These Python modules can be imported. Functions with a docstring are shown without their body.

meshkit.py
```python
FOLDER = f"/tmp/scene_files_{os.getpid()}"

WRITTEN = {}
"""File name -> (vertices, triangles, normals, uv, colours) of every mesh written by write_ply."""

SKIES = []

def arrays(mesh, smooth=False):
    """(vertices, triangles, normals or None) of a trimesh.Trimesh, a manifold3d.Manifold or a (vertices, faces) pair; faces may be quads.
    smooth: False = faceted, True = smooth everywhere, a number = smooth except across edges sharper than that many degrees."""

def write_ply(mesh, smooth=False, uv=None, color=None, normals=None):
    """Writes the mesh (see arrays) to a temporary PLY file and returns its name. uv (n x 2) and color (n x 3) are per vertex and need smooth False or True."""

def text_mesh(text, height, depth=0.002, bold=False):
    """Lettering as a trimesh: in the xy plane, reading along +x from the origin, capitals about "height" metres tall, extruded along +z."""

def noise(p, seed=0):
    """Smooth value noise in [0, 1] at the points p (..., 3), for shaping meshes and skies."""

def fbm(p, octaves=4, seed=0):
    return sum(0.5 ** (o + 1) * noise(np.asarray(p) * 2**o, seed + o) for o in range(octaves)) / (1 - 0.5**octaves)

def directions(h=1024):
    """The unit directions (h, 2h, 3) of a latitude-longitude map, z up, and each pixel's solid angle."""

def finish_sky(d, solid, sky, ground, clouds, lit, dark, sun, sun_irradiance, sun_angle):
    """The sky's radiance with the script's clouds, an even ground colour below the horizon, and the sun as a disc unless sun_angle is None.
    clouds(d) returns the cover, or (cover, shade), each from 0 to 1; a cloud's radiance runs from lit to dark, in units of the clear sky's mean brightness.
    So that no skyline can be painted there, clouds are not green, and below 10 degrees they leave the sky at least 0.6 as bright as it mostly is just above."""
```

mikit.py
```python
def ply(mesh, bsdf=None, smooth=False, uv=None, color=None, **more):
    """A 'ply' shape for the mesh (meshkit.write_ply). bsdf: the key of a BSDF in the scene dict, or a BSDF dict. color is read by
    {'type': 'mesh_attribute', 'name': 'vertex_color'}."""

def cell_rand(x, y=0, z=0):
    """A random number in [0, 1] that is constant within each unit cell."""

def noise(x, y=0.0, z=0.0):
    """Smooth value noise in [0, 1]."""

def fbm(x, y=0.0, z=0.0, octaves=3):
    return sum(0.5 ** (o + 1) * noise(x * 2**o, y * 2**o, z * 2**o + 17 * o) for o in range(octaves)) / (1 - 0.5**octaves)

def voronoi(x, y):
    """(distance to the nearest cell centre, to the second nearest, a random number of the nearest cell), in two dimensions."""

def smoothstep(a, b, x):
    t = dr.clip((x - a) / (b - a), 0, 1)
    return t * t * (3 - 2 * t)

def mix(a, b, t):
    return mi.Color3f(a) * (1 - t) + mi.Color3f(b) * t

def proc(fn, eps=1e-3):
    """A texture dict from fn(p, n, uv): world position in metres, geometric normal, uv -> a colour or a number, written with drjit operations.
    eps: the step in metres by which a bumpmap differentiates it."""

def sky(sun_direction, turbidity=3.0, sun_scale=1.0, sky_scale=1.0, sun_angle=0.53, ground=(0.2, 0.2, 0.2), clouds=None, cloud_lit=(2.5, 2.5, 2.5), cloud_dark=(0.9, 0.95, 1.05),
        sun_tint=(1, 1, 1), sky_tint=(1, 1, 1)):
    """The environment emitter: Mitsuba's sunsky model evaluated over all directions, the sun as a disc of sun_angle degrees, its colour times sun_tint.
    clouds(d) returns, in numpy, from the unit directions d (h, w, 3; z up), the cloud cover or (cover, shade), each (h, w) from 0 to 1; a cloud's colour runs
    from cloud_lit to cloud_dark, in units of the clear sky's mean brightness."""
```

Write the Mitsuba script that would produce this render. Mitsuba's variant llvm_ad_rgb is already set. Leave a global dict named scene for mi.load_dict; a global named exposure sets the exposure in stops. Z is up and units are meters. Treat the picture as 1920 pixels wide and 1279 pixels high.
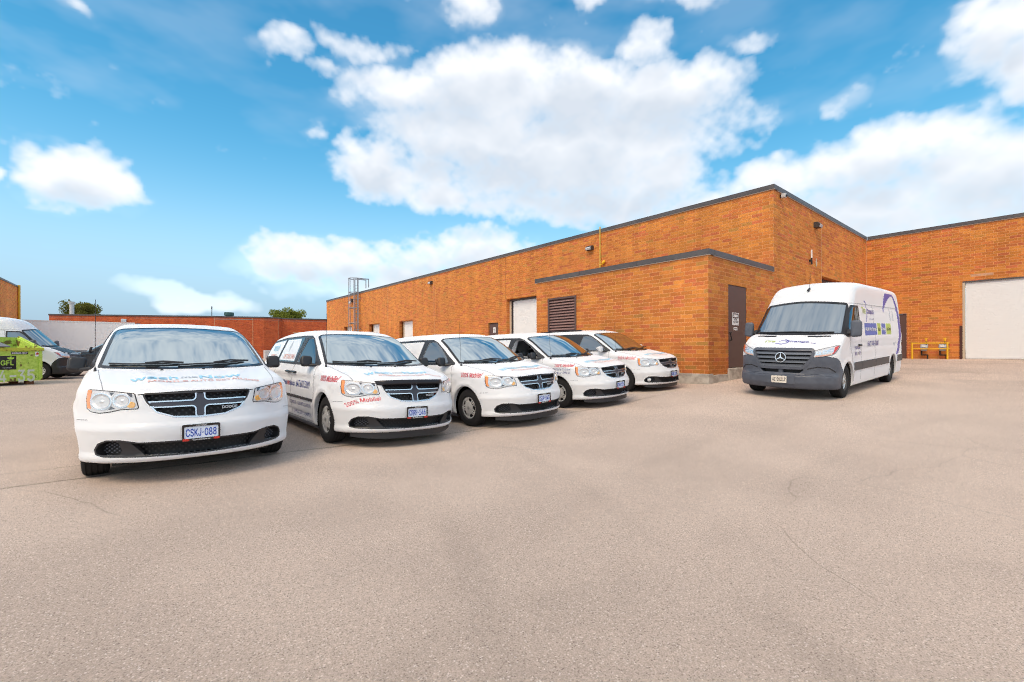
import math, random
import numpy as np, trimesh, shapely
import manifold3d as m3
import mitsuba as mi, drjit as dr
import mikit, meshkit
from shapely import geometry as sg, affinity as sa
from shapely.ops import unary_union
from scipy.interpolate import RBFInterpolator, PchipInterpolator

T = mi.ScalarTransform4f
scene, labels = {}, {}
R_ = random.Random(7)
NP = np.random.default_rng(7)

# ------------------------------------------------------------------ camera, sky, exposure
FOC, SV = 858.971, 17.957
CAM = np.array([6.66593, -17.92099, 1.42483])
FW = np.array([-0.7676071, 0.6409203, -0.0007412])
RT = np.array([0.6409183, 0.7676004, -0.0036428])
UP = np.array([0.0017658, 0.0032713, 0.9999931])
scene['camera'] = {'type': 'perspective', 'fov_axis': 'x', 'fov': math.degrees(2*math.atan(960/FOC)),
    'to_world': T().look_at(origin=CAM.tolist(), target=(CAM+FW).tolist(), up=UP.tolist()),
    'principal_point_offset_y': -SV/1279.0, 'near_clip': 0.05, 'far_clip': 5000.0}
exposure = 2.15
SUN = np.array([0.26, -0.74, 0.95])
# cloud banks: azimuth, elevation, half width, half height in degrees, density
BANKS = [(152.5,28.6,6.5,3.0,1),(142,29.8,9,4.2,1),(125,28.0,8.0,4.0,1),(133,29.5,6,4.2,1),(144.5,25.0,10.5,3.6,1),(131.5,23.0,15.5,5.0,1),(156.5,21.0,4.4,3.0,.95),(149.5,20.0,5,3.0,.9),(140,18.2,8,2.4,.7),(129,17.6,13.0,3.2,.85),(121.5,19.5,4.6,3.8,.9),
 (100.5,18.6,7.0,2.8,1),(94.1,14.6,5.5,5.0,1),(109.5,16.0,4.0,3.6,.95),(101.7,14.0,10.5,4.2,.9),(116,14.0,11,3.4,.85),
 (94.1,25.8,3.0,2.6,.95),(92.0,22.2,2.2,2.4,.85),(166.6,30.6,3.2,1.7,.5),(158.5,32.6,5.4,2.0,.5),(161.5,29.5,3.0,1.5,.4),(145.3,36.9,3.4,1.9,.7),(129.5,37.2,3.2,1.2,.6),(119.6,36.2,6.4,1.3,.5),(124.4,32.8,2.4,2.2,.55),(121,31,2,1.6,.4),(113.4,31.5,3.2,1.6,.35),(-176.6,15.6,3.3,2.6,1),(-171.4,14.8,1.3,1.2,.8),(-176.0,28.4,1.6,1.2,.45),(163,23.7,2.6,1.5,.4),
 (162.5,9.9,9.5,2.4,.85),(152,10.6,8,2.6,.8),(144.6,12.3,5.4,3.4,.95),(152.2,8.0,14,3.2,.8),(175.1,5.3,6.4,1.7,.6),(112.9,23.8,2.6,2.2,.4),(104,23.5,2.4,1.4,.35)]
def cloud_field(d):
    az, el = np.degrees(np.arctan2(d[...,1], d[...,0])), np.degrees(np.arcsin(np.clip(d[...,2],-1,1)))
    q = d/np.maximum(d[...,2:3], .15)
    far = meshkit.fbm(np.stack([q[...,0]*.5, q[...,1]*.5, q[...,0]*0+3.3], -1), 4, 11)
    dens = 2.6*(far-.33)
    inside = np.exp(-(((az-138+180)%360-180)/62.0)**6 - ((el-16)/25.5)**8)
    dens = dens*(1-inside) - .45*inside
    # turbulent warp of the direction, then a soft maximum over the banks
    w1 = np.stack([meshkit.fbm(d*9.0+k*7.1, 5, 3+k) for k in range(2)], -1)-.5
    w2 = np.stack([meshkit.fbm(d*30.0+k*3.7, 4, 13+k) for k in range(2)], -1)-.5
    for a, e, ra, re, dn in BANKS:
        da = (((az+w1[...,0]*7+w2[...,0]*2.6-a)+180)%360-180)*np.cos(np.radians(e)); de = el+w1[...,1]*5+w2[...,1]*2.0-e
        de = np.where(de < 0, de*.92, de*1.12)
        r2 = (da/(ra*1.12))**2+(de/(re*1.12))**2
        dens = np.maximum(dens, (1.35*dn-.15)-r2*1.1)
    return dens
def clouds(d):
    f = cloud_field(d)
    det = meshkit.fbm(d*26.0, 5, 21)-.5; fine = meshkit.fbm(d*75.0, 4, 8)-.5
    g = f + 1.15*det + .55*fine
    t = np.clip((g+.16)/1.35, 0, 1); cover = t**1.15*(1.0-.0*t); cover = 1-(1-cover)**2.0
    veil = .38*np.clip((f+.66)/.9, 0, 1)*np.clip(meshkit.fbm(np.stack([d[...,0]*9, d[...,1]*9, d[...,2]*20], -1), 5, 51)*3.0-1.15, 0, 1)
    cover = np.maximum(cover, veil)
    up = d.copy(); up[...,2] += .05; up /= np.linalg.norm(up, axis=-1, keepdims=True)
    fu = cloud_field(up)
    shade = np.clip(-.02+.85*np.clip(fu, -.2, 1.1)*np.clip(f+.3,0,1)+1.3*(meshkit.fbm(d*11.0,4,31)-.5), 0, 1)*np.clip(g*1.1, 0, 1)*.52
    el = np.degrees(np.arcsin(np.clip(d[...,2],-1,1))); hz = np.exp(-(el/7.5)**2)
    cover = np.maximum(cover*(.97-.12*hz), .72*hz)
    cover = np.maximum(cover, .92*np.exp(-(el/12.0)**2))
    return cover, np.maximum(shade, np.exp(-(el/11.0)**2)*np.clip((.35-f)/.6, 0, 1))
scene['sky'] = mikit.sky(SUN.tolist(), turbidity=2, sun_scale=0.36, sky_scale=1.0, sun_angle=30, clouds=clouds,
    cloud_lit=(2.55,2.58,2.65), cloud_dark=(1.0,1.26,1.58), sky_tint=(.48,1.26,1.22), sun_tint=(1.0,.97,.93), ground=(.30,.26,.23))

# ------------------------------------------------------------------ naming helpers
def num(key):
    i, k = 0, key
    while k in USED: i += 1; k = f'{key}_{i:03d}'
    USED.add(k); return k
USED = set()
def thing(name, label, cat, group=None):
    k = num(name); labels[k] = {'label': label, 'category': cat}
    if group: labels[k]['group'] = group
    return k
def put(parent, name, shape, label=None, kind=None, tw=None):
    k = num(parent+'__'+name if parent else name)
    s = dict(shape)
    if tw is not None: s['to_world'] = tw
    scene[k] = s
    if label or kind:
        labels[k] = {}
        if label: labels[k]['label'] = label
        if kind: labels[k]['kind'] = kind
    return k
def struct(name, shape):
    scene[name] = dict(shape); USED.add(name); labels[name] = {'kind': 'structure'}

# ------------------------------------------------------------------ materials
def pr(col, rough=.5, **k):
    return {'type': 'principled', 'base_color': {'type': 'rgb', 'value': list(col)} if not isinstance(col, dict) else col, 'roughness': rough, **k}
def mat(key, d, two=False): scene[key] = {'type': 'twosided', 'b': d} if two else d
N, FB, SS, MX = mikit.noise, mikit.fbm, mikit.smoothstep, mikit.mix
COURSE, BL, ZOFF = .12, .372, .10
def brick_tex(pal, mortar, dirt=True):
    def fn(p, n, uv):
        u = dr.select(dr.abs(n.x) > .7, p.y, p.x)
        zz = (p.z-ZOFF)/COURSE; row = dr.floor(zz)
        odd = row-2*dr.floor(row/2); t3 = row-3*dr.floor(row/3)
        uu = (u + odd*BL/3 + BL*40)/BL; col = dr.floor(uu)
        r1, r2, r3 = mikit.cell_rand(row, col, 3), mikit.cell_rand(row, col, 9), mikit.cell_rand(row, col, 21)
        big = FB(u*.25, p.z*.3, 7.0, octaves=3)
        a = SS(.15, .85, r1*.8+big*.45-.12)
        c = MX(pal[0], pal[1], a)
        c = MX(c, pal[2], SS(.74, .98, r2)); c = MX(c, pal[3], SS(.955, .985, r3)*.75)
        c = c*(.86+.26*r3)
        g = FB(u*55, p.z*55, 1.0, octaves=3); c = c*(.80+.40*g)
        streak = FB(u*2.2, p.z*.25, 3.0, octaves=3); c = c*(.78+.44*streak)
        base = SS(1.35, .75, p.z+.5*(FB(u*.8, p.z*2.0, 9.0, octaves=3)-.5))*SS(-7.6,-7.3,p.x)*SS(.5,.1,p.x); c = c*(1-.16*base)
        fu = uu-col; fz = zz-row
        m = dr.maximum(SS(.0245, .0205, dr.minimum(fu, 1-fu)), SS(.076, .064, dr.minimum(fz, 1-fz)))
        mo = mi.Color3f(mortar)*(.75+.5*FB(u*9, p.z*9, 5.0))
        return c*(1-m) + mo*m
    return mikit.proc(fn)
PAL_A = [(.56,.175,.044),(.62,.230,.050),(.55,.150,.058),(.36,.19,.050)]
PAL_R = [(.46,.085,.028),(.50,.11,.035),(.40,.07,.03),(.30,.06,.03)]
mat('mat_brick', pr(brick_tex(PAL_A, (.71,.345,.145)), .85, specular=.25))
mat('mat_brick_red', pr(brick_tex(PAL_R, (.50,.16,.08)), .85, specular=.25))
def asphalt_fn(p, n, uv):
    x, y = p.x, p.y
    big = FB(x*.16, y*.16, 1.0, octaves=4); mid = FB(x*1.1, y*1.1, 2.0, octaves=4)
    strk = FB(x*.9+y*.2, y*.12, 6.0, octaves=4)
    c = MX((.385,.302,.252), (.440,.346,.288), SS(.3,.7,big*.35+mid*.65))
    c = c*(.95+.1*strk)
    fine = N(x*150, y*150); agg = N(x*62, y*62, 4.0); f3 = N(x*320, y*320, 2.0)
    c = c*(.66+.36*fine+.32*f3)
    d1, d2, rr = mikit.voronoi(x*78, y*78)
    peb = SS(.44, .20, d1)*SS(.84, .95, rr); c = MX(c, (.66,.57,.51), peb*.75)
    d3, d4, r3 = mikit.voronoi(x*95, y*95)
    c = MX(c, (.11,.088,.075), SS(.5,.25,d3)*SS(.80,.92,r3)*.55)
    # hairline map cracking, faint, in patches; tyre marks curving across the open lot
    wx, wy = x+.35*(FB(x*1.3,y*1.3,3.0)-.5), y+.35*(FB(x*1.3,y*1.3,8.0)-.5)
    e1, e2, _ = mikit.voronoi(wx*.42+3, wy*.42)
    crk = SS(.0075, .002, e2-e1)*SS(.56,.68,FB(x*.35+19, y*.35, 2.0)); c = MX(c, (.12,.095,.08), crk*.40)
    for k, (ox, oy, rad) in enumerate(((16.0,-11.0,11.2),(16.0,-11.0,12.7),(-2.0,-30.0,15.1),(-2.0,-30.0,16.6))):
        rr_ = dr.sqrt((x-ox)*(x-ox)+(y-oy)*(y-oy)); tm_ = SS(.17,.06,dr.abs(rr_-rad))*SS(.35,.65,FB(x*.4,y*.4,20.0+k)); c = c*(1-.08*tm_*(.6+.4*N(x*9,y*9)))
    # paving seam and two hairline cracks, tyre-worn band and oil spots
    sx = .16+.22*(FB(y*.35, 3.0, octaves=4)-.5)+.05*(N(y*4.0, 9.0)-.5)
    dd = dr.abs(x-sx); seam = SS(.034, .010, dd)*SS(-24.0,-22.0,y)*SS(-6.5,-8.5,y)*(.45+.55*N(y*5,1.0))
    sx2 = -.62+.12*(FB(y*.5, 5.0, octaves=4)-.5); seam2 = SS(.014, .004, dr.abs(x-sx2))*SS(-17.4,-18.0,y)
    c = MX(c, (.03,.024,.02), dr.maximum(seam*.8, seam2*.6))
    old = SS(.05,-.05,x-sx)*SS(-6.0,-8.0,y); c = c*(1-.05*old)
    oil = SS(.70,.78,FB(x*1.6+9, y*1.6, 8.0, octaves=4)); c = c*(1-.04*oil)
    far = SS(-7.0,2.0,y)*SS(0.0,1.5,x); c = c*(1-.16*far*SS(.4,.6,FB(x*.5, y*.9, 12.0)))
    return c
def asphalt_bump(p, n, uv):
    return N(p.x*95, p.y*95)*.55+N(p.x*210, p.y*210, 3.0)*.45
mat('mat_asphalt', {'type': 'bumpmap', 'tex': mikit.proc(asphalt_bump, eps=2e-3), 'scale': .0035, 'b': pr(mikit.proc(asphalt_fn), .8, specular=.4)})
def conc(a, b, s=6.0):
    return mikit.proc(lambda p, n, uv: MX(a, b, SS(.3,.7,FB(p.x*s+p.y*s*.3, p.y*s, p.z*s, octaves=4)))*(.85+.3*N(p.x*90,p.y*90,p.z*90)))
mat('mat_concrete', pr(conc((.36,.32,.28),(.52,.48,.43)), .9, specular=.2))
mat('mat_roof', pr((.25,.24,.23), .9))
mat('mat_coping', pr(conc((.085,.075,.078),(.105,.095,.098),1.5), .45, specular=.4))
mat('mat_coping_light', pr((.42,.33,.27), .6))
mat('mat_brown', pr((.115,.068,.062), .45, specular=.4))
mat('mat_brown_plate', pr((.075,.026,.018), .5))
mat('mat_joint', pr((.62,.36,.2), .8))
mat('mat_joint_dark', pr((.24,.10,.04), .8))
mat('mat_door_white', pr((.80,.80,.81), .45))
mat('mat_frame_beige', pr((.55,.44,.32), .6))
mat('mat_dark', pr((.012,.011,.012), .6))
mat('mat_black_plastic', pr((.022,.021,.024), .42, specular=.5))
mat('mat_gloss_black', pr((.010,.010,.012), .08, specular=.6))
mat('mat_grey_plastic', pr(mikit.proc(lambda p,n,uv: MX((.075,.083,.108),(.095,.104,.130),SS(.3,.7,FB(p.x*7,p.y*7,p.z*7)))), .42, specular=.5))
mat('mat_white_paint', pr((.72,.72,.74), .3, specular=.5, clearcoat=1.0, clearcoat_gloss=.95))
mat('mat_silver_paint', pr((.66,.67,.70), .3, specular=.5, clearcoat=1.0, clearcoat_gloss=.95))
mat('mat_black_paint', pr((.012,.012,.016), .25, specular=.5, clearcoat=1.0, clearcoat_gloss=.95))
mat('mat_chrome', {'type': 'roughconductor', 'material': 'none', 'specular_reflectance': {'type': 'rgb', 'value': [.88,.88,.9]}, 'alpha': .12}, True)
mat('mat_core', pr((.05,.048,.062), .3, specular=.5)); mat('mat_gap_grey', pr((.25,.25,.27), .6))
mat('mat_silver', pr((.62,.61,.60), .35, metallic=.35))
mat('mat_tyre', pr((.021,.020,.021), .8, specular=.25))
mat('mat_reflector', pr((.80,.80,.82), .22, metallic=.85))
mat('mat_lamp_base', pr((.66,.65,.66), .30, metallic=.2))
mat('mat_lens', {'type': 'thindielectric', 'int_ior': 1.5})
mat('mat_amber', pr((.85,.27,.04), .15, specular=.6, clearcoat=1.0), False)
mat('mat_red', pr((.55,.03,.02), .2))
GL_DARK = pr((.012,.016,.018), .02, specular=.5)
COAT = {'type': 'conductor', 'material': 'none', 'specular_reflectance': {'type': 'rgb', 'value': [.90,.93,.92]}}
def glass(s): return {'type': 'conductor', 'material': 'none', 'specular_reflectance': {'type': 'rgb', 'value': list(s)}}
mat('mat_windshield', glass((.64,.70,.70)), True)
mat('mat_side_glass', glass((.26,.28,.30)), True)
mat('mat_privacy_glass', {'type': 'blendbsdf', 'weight': .22, 'a': GL_DARK, 'b': dict(COAT)}, True)
mat('mat_window_film', pr((.74,.74,.76), .12, specular=.5))
mat('mat_interior', {'type': 'diffuse', 'reflectance': {'type': 'rgb', 'value': [.03,.03,.032]}})
mat('mat_seat', {'type': 'diffuse', 'reflectance': {'type': 'rgb', 'value': [.035,.035,.038]}})
mat('mat_blue_ink', pr((.035,.05,.26), .4)); mat('mat_sky_ink', pr((.30,.58,.78), .4)); mat('mat_red_ink', pr((.62,.05,.07), .4))
mat('mat_pink_ink', pr((.76,.42,.36), .4)); mat('mat_grey_ink', pr((.42,.46,.52), .4)); mat('mat_black_ink', pr((.02,.02,.025), .4))
mat('mat_green_ink', pr((.42,.53,.10), .4)); mat('mat_purple_ink', pr((.085,.075,.34), .4)); mat('mat_navy_ink', pr((.07,.12,.42), .4))
mat('mat_white_ink', pr((.80,.80,.80), .4)); mat('mat_plate_white', pr((.72,.77,.88), .35)); mat('mat_plate_blue', pr((.015,.06,.40), .4))
mat('mat_plate_cream', pr((.72,.66,.58), .4)); mat('mat_yellow', pr((.80,.47,.02), .4)); mat('mat_gas_pipe', pr((.62,.42,.08), .5))
mat('mat_galv', pr((.34,.34,.36), .45, metallic=.5)); mat('mat_meter', pr((.36,.38,.40), .45, metallic=.2))
mat('mat_lamp_lens', pr((.58,.62,.66), .15, specular=.6)); mat('mat_lamp_body', pr((.05,.045,.045), .5)); mat('mat_grey_box', pr((.55,.55,.56), .5))
mat('mat_truck_box', {'type': 'diffuse', 'reflectance': {'type': 'rgb', 'value': [.90,.90,.91]}}); mat('mat_teal', pr((.16,.42,.45), .5)); mat('mat_vent_green', pr((.03,.09,.09), .5))
def dump_fn(p, n, uv):
    r = FB(p.x*7.0, p.y*7.0, p.z*5.0, octaves=5); fine = FB(p.x*20, p.y*20, p.z*14, octaves=4)
    edge = SS(1.50,1.62,p.z)+SS(.52,.34,p.z)
    c = MX((.38,.55,.06), (.52,.66,.12), SS(.35,.65,fine))
    rust = SS(.70,.76,r+.13*edge+.16*(fine-.5))
    c = MX(c, (.13,.055,.02), rust*.9); blk = SS(.71,.78,FB(p.x*6+3,p.y*6,p.z*6,octaves=4)); return MX(c, (.02,.02,.015), blk*.85)
mat('mat_dumpster', pr(mikit.proc(dump_fn), .6)); mat('mat_rust', pr((.16,.065,.03), .9)); mat('mat_chalk', pr((.62,.66,.52), .8))
mat('mat_lid', pr((.16,.16,.17), .6))
def leaf(col): return {'type': 'principledthin', 'base_color': {'type': 'rgb', 'value': list(col)}, 'roughness': .6, 'diff_trans': .7}
mat('mat_leaf_dark', leaf((.055,.075,.02))); mat('mat_leaf_yellow', leaf((.24,.27,.05))); mat('mat_leaf_olive', leaf((.17,.17,.04)))
mat('mat_bark', pr((.10,.08,.06), .9))

# ------------------------------------------------------------------ geometry helpers
def box(lo, hi):
    lo, hi = np.asarray(lo, float), np.asarray(hi, float)
    m = trimesh.creation.box(hi-lo); m.apply_translation((lo+hi)/2); return m
def cat(*ms): return trimesh.util.concatenate([m for m in ms if m is not None])
def tube(a, b, r, n=12, cap=True):
    a, b = np.asarray(a, float), np.asarray(b, float)
    return trimesh.creation.cylinder(radius=r, segment=[a, b], sections=n)
def polytube(pts, r, n=8):
    ms = [tube(pts[i], pts[i+1], r, n) for i in range(len(pts)-1)]
    ms += [trimesh.creation.icosphere(1, r*1.0).apply_translation(p) for p in pts[1:-1]]
    return cat(*ms)
def mf(tm):
    return m3.Manifold(m3.Mesh(np.ascontiguousarray(tm.vertices, np.float32), np.ascontiguousarray(tm.faces, np.uint32)))
def tm(m):
    k = m.to_mesh(); return trimesh.Trimesh(np.array(k.vert_properties[:, :3], float), np.array(k.tri_verts), process=False)
def rbox(lo, hi, r, n=12):
    lo, hi = np.asarray(lo, float)+r, np.asarray(hi, float)-r
    s = m3.Manifold.sphere(r, n)
    return m3.Manifold.batch_hull([s.translate([x, y, z]) for x in (lo[0], hi[0]) for y in (lo[1], hi[1]) for z in (lo[2], hi[2])])
def hull_pts(pts, r, n=10):
    return m3.Manifold.batch_hull([m3.Manifold.sphere(q[3] if len(q) > 3 else r, n).translate(list(q[:3])) for q in pts])
def lathe(prof, n=48):
    """profile (r, y) turned about the y axis"""
    prof = np.asarray(prof, float); a = np.arange(n)*2*np.pi/n
    v = np.stack([prof[:,None,0]*np.cos(a), np.broadcast_to(prof[:,None,1], (len(prof), n)), prof[:,None,0]*np.sin(a)], -1).reshape(-1, 3)
    f = []
    for i in range(len(prof)-1):
        for j in range(n):
            q = [i*n+j, i*n+(j+1)%n, (i+1)*n+(j+1)%n, (i+1)*n+j]; f += [[q[0], q[1], q[2]], [q[0], q[2], q[3]]]
    m = trimesh.Trimesh(v, f, process=False); m.merge_vertices(); m.update_faces(m.nondegenerate_faces()); return m
def polys(g):
    return [q for q in getattr(g, 'geoms', [g]) if q.geom_type == 'Polygon' and q.area > 1e-9]
def extr(poly, h):
    return cat(*[trimesh.creation.extrude_polygon(q, h, engine='earcut') for q in polys(poly)])
def tess(poly, h):
    """triangles of a polygon cut along a grid of step h, edges shared between cells"""
    x0, y0, x1, y1 = poly.bounds
    gx = np.arange(math.floor(x0/h), math.ceil(x1/h))*h; gy = np.arange(math.floor(y0/h), math.ceil(y1/h))*h
    X, Y = np.meshgrid(gx, gy); X, Y = X.ravel(), Y.ravel()
    cells = shapely.box(X, Y, X+h, Y+h); shapely.prepare(poly)
    keep = shapely.intersects(poly, cells); cells = cells[keep]
    full = shapely.contains_properly(poly, cells)
    V, F, n = [], [], 0
    for c, fl in zip(cells, full):
        if fl:
            q = np.array(c.exterior.coords)[:4]; V.append(q); F.append(np.array([[0,1,2],[0,2,3]])+n); n += 4
        else:
            for g in polys(shapely.intersection(c, poly)):
                v, f = trimesh.creation.triangulate_polygon(g, engine='earcut'); V.append(v); F.append(f+n); n += len(v)
    V, F = np.vstack(V), np.vstack(F)
    k, inv = np.unique(np.round(V, 5), axis=0, return_inverse=True); F = inv.reshape(-1)[F]
    F = F[(F[:,0] != F[:,1]) & (F[:,1] != F[:,2]) & (F[:,0] != F[:,2])]
    return k, F
def rp(pts, r):
    """rounded polygon"""
    p = sg.Polygon(pts); return p.buffer(-r).buffer(2*r).buffer(-r) if r > 0 else p
def smax(a, b, k):
    h = np.maximum(k-np.abs(a-b), 0)/k; return np.maximum(a, b)+h*h*k*.25
def smin(a, b, k): return -smax(-a, -b, k)
def nets(f, lo, hi, h):
    ax = [np.arange(a, b+h, h) for a, b in zip(lo, hi)]
    G = np.stack(np.meshgrid(*ax, indexing='ij'), -1); F = f(G[...,0], G[...,1], G[...,2])
    s = F < 0; sh = np.array(F.shape)-1
    cnt, acc = np.zeros(sh), np.zeros((*sh, 3))
    sl = lambda o: tuple(slice(o[k], o[k]+sh[k]) for k in range(3))
    for a in range(3):
        o1, o2 = [k for k in range(3) if k != a]
        for i in (0, 1):
            for j in (0, 1):
                p = [0,0,0]; p[o1], p[o2] = i, j; q = list(p); q[a] = 1
                A, B = F[sl(p)], F[sl(q)]; c = (A < 0) != (B < 0)
                t = np.where(c, A/np.where(c, A-B, 1), 0)
                P = G[sl(p)].copy(); P[..., a] += t*h
                cnt += c; acc += np.where(c[..., None], P, 0)
    act = cnt > 0; idx = -np.ones(sh, int); idx[act] = np.arange(act.sum()); V = acc[act]/cnt[act][:, None]
    Q = []
    for a in range(3):
        b, c = (a+1) % 3, (a+2) % 3
        n1 = [slice(1, -1)]*3; n1[a] = slice(0, -1); n2 = list(n1); n2[a] = slice(1, None)
        s1, s2 = s[tuple(n1)], s[tuple(n2)]
        ii = np.argwhere(s1 != s2); ii0 = ii.copy(); ii0[:, b] += 1; ii0[:, c] += 1; flip = s2[tuple(ii.T)]
        def cell(db, dc):
            k = ii0.copy(); k[:, b] += db; k[:, c] += dc; return idx[tuple(k.T)]
        q = np.stack([cell(-1,-1), cell(0,-1), cell(0,0), cell(-1,0)], 1)
        q[flip] = q[flip][:, ::-1]; Q.append(q)
    Q = np.vstack(Q)
    for _ in range(4): 
        g = grad(f, V); v = f(*V.T); st = v/np.maximum((g*g).sum(1), .2); V = V-g*np.clip(st, -h, h)[:, None]
    return trimesh.Trimesh(V, np.vstack([Q[:, [0,1,2]], Q[:, [0,2,3]]]), process=False)
def grad(f, P, e=2e-3):
    g = np.empty_like(P)
    for k in range(3):
        d = np.zeros(3); d[k] = e; g[:, k] = (f(*(P+d).T)-f(*(P-d).T))/(2*e)
    return g
AXES = {'front': (0, 1, 1, 2), 'right': (1, -1, 0, 2), 'left': (1, 1, 0, 2), 'top': (2, 1, 1, 0), 'rear': (0, -1, 1, 2)}
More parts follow.
